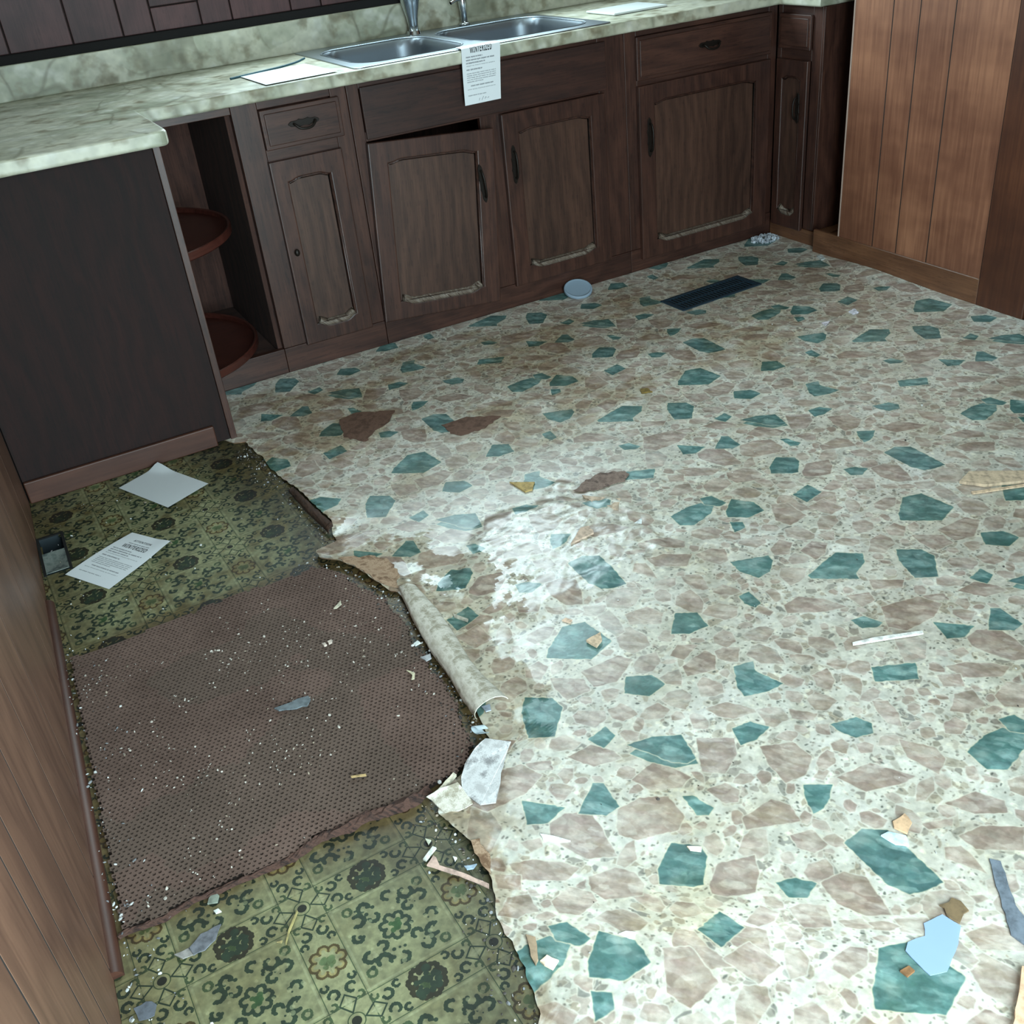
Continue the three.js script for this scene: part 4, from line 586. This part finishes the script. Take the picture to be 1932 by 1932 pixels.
{ // corner unit: plain front on the left leg, open bay with the turntable
  const c = tag(group('corner_cabinet'), 'dark wood corner cabinet with plain left front and an open doorless bay', 'cabinet');
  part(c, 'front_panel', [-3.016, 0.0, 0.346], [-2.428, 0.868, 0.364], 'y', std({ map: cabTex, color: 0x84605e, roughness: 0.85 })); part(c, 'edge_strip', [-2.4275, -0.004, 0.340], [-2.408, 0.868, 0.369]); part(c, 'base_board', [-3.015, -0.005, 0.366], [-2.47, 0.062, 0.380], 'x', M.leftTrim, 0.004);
  part(c, 'back_panel', [-2.97, 0.0, -0.598], [-2.117, 0.866, -0.585], 'y', M.inside); part(c, 'side_panel', [-2.972, 0.0, -0.58], [-2.957, 0.866, 0.34], 'y', M.inside); part(c, 'side_panel', [-2.134, 0.0, -0.58], [-2.118, 0.866, -0.021], 'y', M.inside);
  part(c, 'bottom_panel', [-2.955, 0.060, -0.58], [-2.412, 0.076, 0.34], 'x', M.inside); part(c, 'bottom_panel', [-2.411, 0.060, -0.58], [-2.135, 0.076, -0.021], 'x', M.inside); part(c, 'toe_board', [-2.407, -0.002, -0.02], [-2.118, 0.085, 0.0], 'x'); part(c, 'top_rail', [-2.407, 0.842, -0.02], [-2.118, 0.867, 0.0], 'x');
  const t = tag(group('turntable_shelves', [-2.52, 0, -0.21]), 'two round reddish wood shelves on a pole inside the open corner bay', 'carousel');
  const prof = (R) => [[0.012, 0], [R - 0.004, 0], [R, 0.004], [R, 0.026], [R - 0.003, 0.029], [R - 0.010, 0.026], [R - 0.012, 0.014], [0.012, 0.014]].map((q) => new THREE.Vector2(q[0], q[1]));
  for (const y of [0.092, 0.478]) { const g = new THREE.LatheGeometry(prof(0.362), 72); g.translate(0, y, 0); mesh('shelf', boxUV(toCreasedNormals(g, 0.6), 'x'), M.susan, t); }
  const pole = new THREE.CylinderGeometry(0.011, 0.011, 0.784, 16); pole.translate(0, 0.470, 0); mesh('pole', pole, M.steel, t);
}
{
  const c = tag(group('drawer_cabinet'), 'narrow dark wood base cabinet with one drawer over one slim door', 'cabinet');
  part(c, 'stile', [-2.117, 0.086, -0.02], [-2.036, 0.867, 0.0]); part(c, 'stile', [-1.80, 0.086, -0.02], [-1.747, 0.867, 0.0]); part(c, 'rail', [-2.036, 0.842, -0.02], [-1.80, 0.867, 0], 'x'); part(c, 'rail', [-2.036, 0.684, -0.02], [-1.80, 0.724, 0], 'x'); part(c, 'toe_board', [-2.117, -0.002, -0.02], [-1.747, 0.085, 0.001], 'x'); part(c, 'body', [-2.117, 0, -0.58], [-1.748, 0.866, -0.022], 'y', M.inside);
  drawerFront(c, 'drawer', -2.036, -1.778, 0.722, 0.840, -1.905); const d = cabinetDoor(c, -2.040, -1.798, 0.082, 0.688, { side: 0.05 });
  const k = mesh('knob', new THREE.SphereGeometry(0.009, 16, 10).scale(1, 1.3, 0.8), M.iron, d); k.position.set(-2.012, 0.40, 0.026);
}
{
  const c = tag(group('sink_cabinet'), 'dark wood sink cabinet with a plain apron and two doors, the left door hanging crooked', 'cabinet');
  part(c, 'stile', [-1.745, 0.086, -0.02], [-1.705, 0.867, 0]); part(c, 'stile', [-1.292, 0.086, -0.02], [-1.205, 0.690, 0]); part(c, 'stile', [-0.812, 0.086, -0.02], [-0.70, 0.867, 0]); part(c, 'rail', [-1.705, 0.846, -0.02], [-0.812, 0.867, 0], 'x'); part(c, 'rail', [-1.705, 0.686, -0.02], [-0.812, 0.716, 0], 'x'); part(c, 'toe_board', [-1.745, -0.002, -0.02], [-0.70, 0.085, 0.001], 'x');
  part(c, 'side_panel', [-1.745, 0.0, -0.58], [-1.730, 0.866, -0.021], 'y', M.inside); part(c, 'side_panel', [-0.715, 0.0, -0.58], [-0.701, 0.866, -0.021], 'y', M.inside); part(c, 'bottom_panel', [-1.729, 0.07, -0.58], [-0.716, 0.084, -0.021], 'x', M.inside); part(c, 'back_panel', [-1.729, 0.085, -0.582], [-0.716, 0.72, -0.570], 'y', M.inside);
  part(c, 'apron', [-1.704, 0.694, 0.001], [-0.785, 0.852, 0.012], 'x', std({ map: cabTex, color: 0xd6cccc, roughness: 0.5 }));
  const hung = group('crooked_door', [-1.712, 0.685, 0.024], 0, c); hung.rotation.set(0, -0.055, -0.066, 'ZYX'); hung.name = 'left_leaf';
  const d2 = cabinetDoor(hung, 0, 0.446, -0.600, 0, { z: 0.0 , handle: [0.395, -0.175, 0.13, 0.16] });
  cabinetDoor(c, -1.220, -0.800, 0.080, 0.686, { handle: [-1.186, 0.515] });
}
{
  const c = tag(group('wide_cabinet'), 'dark wood base cabinet in the corner with one wide drawer over one wide door', 'cabinet');
  part(c, 'stile', [-0.699, 0.086, -0.02], [-0.650, 0.867, 0]); part(c, 'stile', [-0.045, 0.086, -0.02], [-0.002, 0.867, 0]); part(c, 'rail', [-0.65, 0.846, -0.02], [-0.045, 0.867, 0], 'x'); part(c, 'rail', [-0.65, 0.672, -0.02], [-0.045, 0.704, 0], 'x'); part(c, 'toe_board', [-0.699, -0.002, -0.02], [-0.002, 0.085, 0.001], 'x'); part(c, 'body', [-0.699, 0, -0.58], [-0.002, 0.866, -0.022], 'y', M.inside);
  drawerFront(c, 'drawer', -0.655, -0.039, 0.700, 0.846, -0.335); cabinetDoor(c, -0.655, -0.042, 0.045, 0.682, { handle: [-0.612, 0.50, 0.14], side: 0.07 });
}
{ // short return, facing left; local x runs towards the camera
  const c = tag(group('return_cabinet', [0, 0, 0], -Math.PI / 2), 'slim dark wood end cabinet in the right corner, facing left', 'cabinet');
  part(c, 'stile', [0.003, 0.057, -0.02], [0.026, 0.867, 0]); part(c, 'stile', [0.190, 0.057, -0.02], [0.238, 0.867, 0]); part(c, 'rail', [0.026, 0.836, -0.02], [0.19, 0.867, 0], 'x'); part(c, 'rail', [0.026, 0.68, -0.02], [0.19, 0.722, 0], 'x'); part(c, 'base_board', [0.003, -0.003, -0.30], [0.296, 0.056, 0.004], 'x', M.warmBase); part(c, 'body', [0.003, 0.057, -0.60], [0.236, 0.866, -0.022], 'y', M.inside);
  part(c, 'end_panel', [0.2365, 0.057, -0.60], [0.2475, 0.867, -0.001], 'y', M.cab); part(c, 'sill', [0.2965, -0.003, -0.42], [0.429, 0.050, -0.002], 'x', M.warmBase);
  drawerFront(c, 'drawer', 0.024, 0.192, 0.718, 0.838); cabinetDoor(c, 0.022, 0.190, 0.050, 0.682, { side: 0.034, handle: [0.150, 0.515, 0.11] });
}

// ---------------------------------------------------------------- countertop, sink, taps
{
  const c = tag(group('countertop'), 'cream and olive marbled laminate worktop running along the back wall', 'countertop');
  const zf = 0.040, sh = new THREE.Shape(), V = (x, z) => [x, -z], R = 0.028;
  sh.moveTo(...V(-2.974, -0.598)); sh.lineTo(...V(-3.018, 0.428)); sh.lineTo(...V(-2.388 - R, 0.428)); sh.quadraticCurveTo(...V(-2.388, 0.428), ...V(-2.388, 0.428 - R)); sh.lineTo(...V(-2.388, zf)); sh.lineTo(...V(-0.030, zf)); sh.lineTo(...V(-0.030, 0.252)); sh.lineTo(...V(0.60, 0.252)); sh.lineTo(...V(0.60, -0.598)); sh.closePath();
  const h = new THREE.Path(); h.moveTo(...V(-1.66, -0.50)); h.lineTo(...V(-0.80, -0.50)); h.lineTo(...V(-0.80, -0.035)); h.lineTo(...V(-1.66, -0.035)); h.closePath(); sh.holes.push(h);
  const g = new THREE.ExtrudeGeometry(sh, { depth: 0.021, bevelEnabled: true, bevelSize: 0.009, bevelThickness: 0.009, bevelOffset: -0.009, bevelSegments: 4, curveSegments: 8 }); g.rotateX(-Math.PI / 2); g.translate(0, 0.877, 0);
  mesh('top', boxUV(g, 'x'), M.counter, c); mesh('backsplash', boxUV(new RoundedBoxGeometry(3.57, 0.106, 0.017, 3, 0.004).translate(-1.19, 0.9600, -0.5895), 'x', [0.3, 0.2]), M.counter, c);
}
function rrect(x0, x1, z0, z1, r, n = 8) { const o = []; const C = [[x1 - r, z1 - r, 0], [x0 + r, z1 - r, 1], [x0 + r, z0 + r, 2], [x1 - r, z0 + r, 3]]; for (const [cx, cz, q] of C) for (let i = 0; i <= n; i++) { const a = (q + i / n) * Math.PI / 2; o.push([cx + Math.cos(a) * r, cz + Math.sin(a) * r]); } return o; }
{
  const s = tag(group('kitchen_sink'), 'stainless steel double bowl drop-in sink set in the marbled counter', 'sink');
  const bowls = [[-1.672, -1.277, -0.475, -0.028], [-1.232, -0.795, -0.475, -0.028]], y = 0.9105;
  const sh = new THREE.Shape(), o = rrect(-1.712, -0.758, -0.575, 0.024, 0.02, 5); o.forEach((p, i) => i ? sh.lineTo(p[0], -p[1]) : sh.moveTo(p[0], -p[1])); sh.closePath();
  for (const b of bowls) { const p = new THREE.Path(); rrect(...b, 0.095, 10).forEach((q, i) => i ? p.lineTo(q[0], -q[1]) : p.moveTo(q[0], -q[1])); p.closePath(); sh.holes.push(p); }
  const g = new THREE.ExtrudeGeometry(sh, { depth: 0.0015, bevelEnabled: true, bevelSize: 0.003, bevelThickness: 0.0012, bevelOffset: -0.003, bevelSegments: 3 }); g.rotateX(-Math.PI / 2); g.translate(0, 0.9082, 0); mesh('deck', boxUV(g, 'x'), M.steel, s);
  for (const b of bowls) { const rows = [], R = 0.095; const lv = [[0.004, 0.0015], [-0.001, -0.002], [-0.006, -0.010], [-0.009, -0.03], [-0.016, -0.10], [-0.024, -0.135], [-0.040, -0.157], [-0.066, -0.167], [-0.12, -0.171], [-0.175, -0.173]];
    for (const [d, dy] of lv) { const q = rrect(b[0] - d, b[1] + d, b[2] - d, b[3] + d, Math.max(0.012, R + d), 10); rows.push([...q, q[0]].map((p) => [p[0], y + dy, p[1]])); }
    const bowl = mesh('bowl', rowsSurface(rows, 0.001), M.steelBowl, s); const dr = new THREE.CylinderGeometry(0.045, 0.045, 0.006, 28); dr.translate((b[0] + b[1]) / 2, y - 0.172, (b[2] + b[3]) / 2); mesh('drain', dr, M.chrome, bowl);
    const bt = new THREE.PlaneGeometry(b[1] - b[0] - 0.34, b[3] - b[2] - 0.34); bt.rotateX(-Math.PI / 2); bt.translate((b[0] + b[1]) / 2, y - 0.1735, (b[2] + b[3]) / 2); mesh('bottom', bt, M.steelBowl, bowl); }
}
{ // faucet: narrow foot widening upwards into the spout
  const f = tag(group('faucet', [-1.262, 0.911, -0.525]), 'chrome kitchen faucet standing on the sink deck between the bowls', 'faucet');
  const esc = new THREE.CylinderGeometry(0.024, 0.028, 0.012, 28); esc.translate(0, 0.006, 0); mesh('base', esc, M.chrome, f);
  mesh('body', new THREE.LatheGeometry([[0.0, 0.01], [0.017, 0.01], [0.0175, 0.03], [0.022, 0.06], [0.030, 0.09], [0.038, 0.12], [0.040, 0.15], [0.034, 0.172], [0.0, 0.178]].map((q) => new THREE.Vector2(...q)), 28), M.chrome, f);
  const sp = new THREE.CatmullRomCurve3([[0, 0.14, 0.0], [0.01, 0.19, 0.03], [0.02, 0.215, 0.09], [0.03, 0.20, 0.16], [0.034, 0.165, 0.185]].map((q) => new THREE.Vector3(...q))); mesh('spout', new THREE.TubeGeometry(sp, 28, 0.0125, 14), M.chrome, f);
  const lv = new THREE.CatmullRomCurve3([[0, 0.16, 0], [0.02, 0.20, -0.015], [0.05, 0.235, -0.03]].map((q) => new THREE.Vector3(...q))); mesh('lever', new THREE.TubeGeometry(lv, 14, 0.008, 10), M.chrome, f);
}
{
  const f = tag(group('soap_pump', [-1.052, 0.911, -0.528]), 'small chrome pump tap with a side lever at the back right of the sink deck', 'tap');
  mesh('base', new THREE.LatheGeometry([[0, 0], [0.020, 0], [0.021, 0.006], [0.014, 0.012], [0, 0.012]].map((q) => new THREE.Vector2(...q)), 24), M.chrome, f); mesh('neck', new THREE.LatheGeometry([[0, 0.01], [0.012, 0.01], [0.012, 0.05], [0.015, 0.062], [0.015, 0.10], [0.010, 0.106], [0, 0.107]].map((q) => new THREE.Vector2(...q)), 24), M.chrome, f);
  const t = new THREE.CatmullRomCurve3([[0, 0.088, 0], [-0.03, 0.09, 0.01], [-0.056, 0.082, 0.016]].map((q) => new THREE.Vector3(...q))); mesh('lever', new THREE.TubeGeometry(t, 12, 0.006, 10), M.chrome, f);
}

// ---------------------------------------------------------------- papers, register, lid, duct
function paperQuad(c, bow, th, flip = false) {             // c: four corners in order, first edge = top of the print; gently bowed
  const rows = [], uvs = []; for (let i = 0; i <= 12; i++) { const r = []; for (let k = 0; k <= 12; k++) { const s = k / 12, t = i / 12, q = (a, b) => a.map((v, n) => v + (b[n] - v) * t), l = q(c[0], c[3]), m = q(c[1], c[2]); const p = l.map((v, n) => v + (m[n] - v) * s); p[1] += bow(s, t); r.push(p); uvs.push(s, 1 - t); } rows.push(r); }
  const nr = 13, pos = rows.flat(2), idx = []; for (let i = 0; i < 12; i++) for (let k = 0; k < 12; k++) { const a = i * nr + k; idx.push(a, a + nr, a + 1, a + 1, a + nr, a + nr + 1); }
  const g = new THREE.BufferGeometry(); g.setAttribute('position', new THREE.Float32BufferAttribute(pos, 3)); g.setAttribute('uv', new THREE.Float32BufferAttribute(uvs, 2)); g.setIndex(idx); g.computeVertexNormals(); return g;
}
M.paper.side = M.notice.side = M.noticeHung.side = THREE.DoubleSide;
tag(mesh('notice', paperQuad([[-2.799, -0.003, 0.728], [-2.722, -0.002, 0.848], [-2.901, -0.004, 0.963], [-2.985, -0.003, 0.826]], (s, t) => 0.004 * Math.sin(t * 3.14) * (1 - s) + 0.005 * smooth(0.6, 1, s) * smooth(0.5, 0, t)), M.notice), 'printed notice headed WINTERIZED lying on the green linoleum by the left wall', 'paper');
tag(mesh('paper_sheet', paperQuad([[-2.655, -0.003, 0.393], [-2.559, -0.003, 0.600], [-2.688, -0.003, 0.661], [-2.783, -0.003, 0.455]], (s, t) => 0.012 * smooth(0.35, 0, s) * smooth(0.3, 0, t) + 0.002), M.paper), 'blank white half sheet lying face down by the base of the corner cabinet', 'paper');
{ // notice taped over the counter edge
  const rows = [], uv = [], idx = [], n = 28; for (let i = 0; i <= n; i++) for (let k = 0; k <= 8; k++) { const t = i / n, s = k / 8, L = t * 0.216, x0 = -1.350 - 0.016 * t, x1 = -1.206 - 0.024 * t; let y, z; if (L < 0.046) { y = 0.9145; z = -0.003 + L; } else { const q = L - 0.046, b = Math.min(q, 0.012); y = 0.9145 - 0.006 * Math.pow(b / 0.012, 2) - Math.max(0, q - 0.006); z = 0.043 + 0.003 * Math.min(1, q / 0.008) + 0.010 * Math.pow(q / 0.18, 2) * (1 - 0.5 * s); } rows.push(x0 + (x1 - x0) * s, y, z); uv.push(s, 1 - (t * 0.96 + 0.02)); }
  for (let i = 0; i < n; i++) for (let k = 0; k < 8; k++) { const a = i * 9 + k; idx.push(a, a + 9, a + 1, a + 1, a + 9, a + 10); } const g = new THREE.BufferGeometry(); g.setAttribute('position', new THREE.Float32BufferAttribute(rows, 3)); g.setAttribute('uv', new THREE.Float32BufferAttribute(uv, 2)); g.setIndex(idx); g.computeVertexNormals();
  tag(mesh('notice', g, M.noticeHung), 'printed WINTERIZED notice hanging over the counter edge in front of the sink', 'paper');
}
tag(mesh('paper_sheet', paperQuad([[-2.005, 0.909, -0.235], [-1.775, 0.909, -0.275], [-1.765, 0.909, 0.012], [-2.0, 0.909, 0.026]], (s, t) => 0.0015), M.paper), 'white sheet lying on the counter left of the sink', 'paper');
{ const c = new THREE.CatmullRomCurve3([[-2.04, 0.9105, -0.225], [-1.93, 0.912, -0.252], [-1.84, 0.913, -0.28], [-1.79, 0.918, -0.288], [-1.765, 0.924, -0.292]].map((q) => new THREE.Vector3(...q))); tag(mesh('plastic_strip', new THREE.TubeGeometry(c, 30, 0.0035, 8), std({ color: 0x2f5560, roughness: 0.5 })), 'thin dark teal strip lying along the back of the counter sheet', 'strip'); }
tag(mesh('tray', board([-0.655, 0.908, -0.31], [-0.42, 0.916, -0.12], 'x', 0.004), std({ color: 0xd8dedd, roughness: 0.4 })), 'flat white tray lying on the counter right of the sink', 'tray');
{ // floor register
  const r = tag(group('floor_register', [-0.617, 0.0, 0.393], 0.045), 'dark steel floor register with louvers set in the vinyl by the cabinets', 'register'), w = 0.186, d = 0.066;
  const f = [board([-w, 0, -d], [w, 0.005, -d + 0.016], 'x', 0.0022), board([-w, 0, d - 0.016], [w, 0.005, d], 'x', 0.0022), board([-w, 0, -d + 0.016], [-w + 0.018, 0.005, d - 0.016], 'z', 0.0022), board([w - 0.018, 0, -d + 0.016], [w, 0.005, d - 0.016], 'z', 0.0022), board([-w + 0.018, 0, -0.004], [w - 0.018, 0.0045, 0.004], 'x', 0.001)];
  mesh('frame', merge(f), M.register, r); mesh('damper', plain([-w + 0.01, 0.0002, -d + 0.01], [w - 0.01, 0.0008, d - 0.01]), M.dark, r);
  for (const z of [-0.026, 0.026]) for (let i = 0; i < 22; i++) { const g = new THREE.BoxGeometry(0.003, 0.005, 0.046); g.rotateZ(0.5); const m = mesh('slat', g, M.register, r); m.position.set(-w + 0.026 + i * 0.0152, 0.0030, z); }
}
{
  const l = tag(group('lid', [-0.985, 0.022, 0.060]), 'pale blue round lid leaning on the toe board under the sink', 'lid'); l.rotation.set(0.34, 0, 0.10);
  mesh('disc', new THREE.LatheGeometry([[0, 0.002], [0.046, 0.002], [0.0475, 0.006], [0.052, 0.006], [0.054, 0.003], [0.054, -0.004], [0.052, -0.004], [0.051, 0], [0, 0]].map((q) => new THREE.Vector2(...q)), 48), std({ color: 0x8c9fb0, roughness: 0.5 }), l);
}
{ // open duct boot in the floor by the left wall
  const d = tag(group('floor_duct', [-2.996, -0.006, 0.70], -0.02), 'open rectangular duct hole in the linoleum with a bent metal flap, beside the left wall', 'duct'), w = 0.028, L = 0.096, m = std({ color: 0x3a4348, metalness: 0.7, roughness: 0.5 });
  mesh('boot', merge([plain([-w - 0.001, -0.12, -L], [-w, 0, L]), plain([w, -0.12, -L], [w + 0.001, 0, L]), plain([-w, -0.12, -L - 0.001], [w, 0, -L]), plain([-w, -0.12, L], [w, 0, L + 0.001]), plain([-w, -0.121, -L], [w, -0.12, L])]), m, d);
  mesh('lip', merge([plain([-w - 0.007, 0, -L - 0.008], [-w, 0.003, L + 0.008]), plain([w, 0, -L - 0.008], [w + 0.007, 0.003, L + 0.008]), plain([-w, 0, -L - 0.008], [w, 0.003, -L])]), M.dark, d);
  const pl = new THREE.Mesh(); const g = rowsSurface([0, 1, 2, 3, 4, 5].map((i) => [0, 1, 2, 3, 4].map((k) => [-w + k * w / 2, 0.004 - 0.006 * Math.sin(i / 5 * 3.1) * Math.sin(k / 4 * 3.1), -0.006 + i * 0.021])), 0.0012); mesh('metal_flap', g, std({ map: noiseTex([[104, 116, 112], [142, 150, 144], [84, 96, 96]], 44, 6, [10, 10]), metalness: 0.25, roughness: 0.5 }), d);
}

// ---------------------------------------------------------------- litter: every piece its own thing
function litter(name, pts, y, th, color, label, category, opt = {}) {
  const P = ragged(pairs(pts, y), opt.rag ?? 0.003, name.length * 7 + pts.length); if (opt.tilt) { const z0 = P[0][2]; P.forEach((p) => { p[1] += Math.max(0, (p[2] - z0) * opt.tilt); }); }
  const m = opt.film ? std({ color: new THREE.Color(0x9db6da), transparent: true, opacity: 0.74, roughness: 0.3, side: THREE.DoubleSide }) : std({ map: noiseTex([color.map((v) => v * 0.82), color, color.map((v) => Math.min(255, v * 1.1))], 61 + pts.length, 6, [20, 20], 64), roughness: opt.rough ?? 0.8 });
  const o = tag(mesh(name, sheet(P, th), m), label, category); return o;
}
for (const [name, key, y, th, color, label, category, opt] of LITTER) litter(name, BITS[key], y, th, color, label, category, opt);
{ // stub of stick beside the flap, and a curled tube of vinyl
  const tube = (name, pts, r, hex, label, cat) => tag(mesh(name, new THREE.TubeGeometry(new THREE.CatmullRomCurve3(pts.map((q) => new THREE.Vector3(...q))), 20, r, 8), wood(hex, 0.8)), label, cat);
  const rows = []; for (let i = 0; i <= 8; i++) { const r = []; for (let k = 0; k <= 14; k++) { const a = k / 14 * 5.2 + 0.6, q = 0.0085; r.push([-2.384 + i * 0.0022 + Math.cos(a) * q * 0.5, 0.0095 + Math.sin(a) * q, 1.921 + i * 0.001 + Math.cos(a) * q]); } rows.push(r); }
  tag(mesh('curled_scrap', rowsSurface(rows, 0.001), wood(0xb4c2c8, 0.6)), 'tiny curled pale scrap just above the grey torn flap', 'scrap');
}
{ // grit nobody could count: crumbs along the tear, along the left wall and over the pad
  const geo = new THREE.IcosahedronGeometry(1, 0), N = 2600, im = new THREE.InstancedMesh(geo, std({ roughness: 0.85 }), N), o = new THREE.Object3D(), r = mulberry(808), col = new THREE.Color(); let n = 0;
  const add = (x, y, z, s, c) => { if (n >= N) return; o.position.set(x, y + s * 0.3, z); o.rotation.set(r() * 3, r() * 6, r() * 3); o.scale.set(s * (0.6 + r() * 0.9), s * (0.3 + r() * 0.35), s * (0.6 + r() * 0.9)); o.updateMatrix(); im.setMatrixAt(n, o.matrix); col.setRGB(...c); im.setColorAt(n++, col); };
  const flesh = () => { const k = 0.3 + r() * 0.22; return [k, k * 0.9, k * 0.78]; }, white = () => { const k = 0.35 + r() * 0.35; return [k, k * 1.0, k * 0.97]; }, dark = () => { const k = 0.02 + r() * 0.05; return [k, k * 0.85, k * 0.75]; }, tan = () => { const k = 0.12 + r() * 0.2; return [k, k * 0.8, k * 0.6]; }, grey = () => { const k = 0.1 + r() * 0.2; return [k, k * 1.02, k * 1.06]; };
  for (let i = 0; i < 1000; i++) { const z = 0.45 + r() * 2.1, d = 0.004 + r() * r() * 0.09 * (z > 2.03 ? 0.9 : 0.8), k = r(); add(edgeX(z) - d, z > 1.2 && z < 2 && d > 0.03 ? 0.003 : -0.006, z, 0.0008 + r() * r() * 0.0036, k < 0.42 ? dark() : k < 0.62 ? grey() : k < 0.82 ? tan() : white()); }
  for (let i = 0; i < 230; i++) { const z = 1.15 + r() * 1.1, d = 0.012 + r() * r() * 0.14; add(leftX(z) + d, z > 1.2 && z < 2 ? 0.003 : -0.006, z, 0.0007 + r() * r() * 0.0036, r() < 0.4 ? white() : grey()); }
  for (let i = 0; i < 900; i++) { const z = 1.24 + r() * 0.74, x = -3.02 + r() * 0.62; if (x > edgeX(z) - 0.03 || free(x * 9, z * 9, 900, 3) < 0.47) continue; add(x, 0.0035, z, 0.0011 + r() * 0.0016, r() < 0.75 ? flesh() : tan()); }
  for (let i = 0; i < 160; i++) { const z = 0.3 + r() * 2.3, x = edgeX(z) + 0.05 + r() * 1.9; if (x > -0.1) continue; add(x, 0.001, z, 0.0007 + r() * r() * 0.0024, r() < 0.6 ? white() : dark()); }
  for (let i = 0; i < 110; i++) { const z = 0.45 + r() * 0.75, x = leftX(z) + 0.02 + r() * 0.6; add(x, -0.006, z, 0.0008 + r() * r() * 0.003, r() < 0.5 ? white() : tan()); }
  im.count = n; im.name = 'floor_grit'; im.castShadow = im.receiveShadow = true; im.userData.kind = 'stuff'; tag(im, 'fine crumbs and plaster grit scattered along the torn edge and over the pad', 'grit'); scene.add(im);
}
{ // pale flakes heaped in the far corner
  const geo = new THREE.IcosahedronGeometry(1, 0), N = 150, im = new THREE.InstancedMesh(geo, std({ roughness: 0.8 }), N), o = new THREE.Object3D(), r = mulberry(909), col = new THREE.Color();
  for (let i = 0; i < N; i++) { const a = r() * 6.28, q = Math.sqrt(r()), x = -0.075 + Math.cos(a) * q * 0.062, z = 0.055 + Math.sin(a) * q * 0.05, s = 0.003 + r() * 0.007; o.position.set(Math.min(-0.008, x), 0.002 + (1 - q) * 0.018 * r(), Math.max(0.012, z)); o.rotation.set(r() * 1.2, r() * 6, r() * 1.2); o.scale.set(s, s * 0.16, s * 0.8); o.updateMatrix(); im.setMatrixAt(i, o.matrix); const k = 0.35 + r() * 0.3; col.setRGB(k * 0.92, k, k * 1.12); im.setColorAt(i, col); }
  im.name = 'paint_flakes'; im.castShadow = im.receiveShadow = true; im.userData.kind = 'stuff'; tag(im, 'small heap of pale bluish paint flakes in the far right cabinet corner', 'flakes'); scene.add(im);
}
renderer.render(scene, camera);
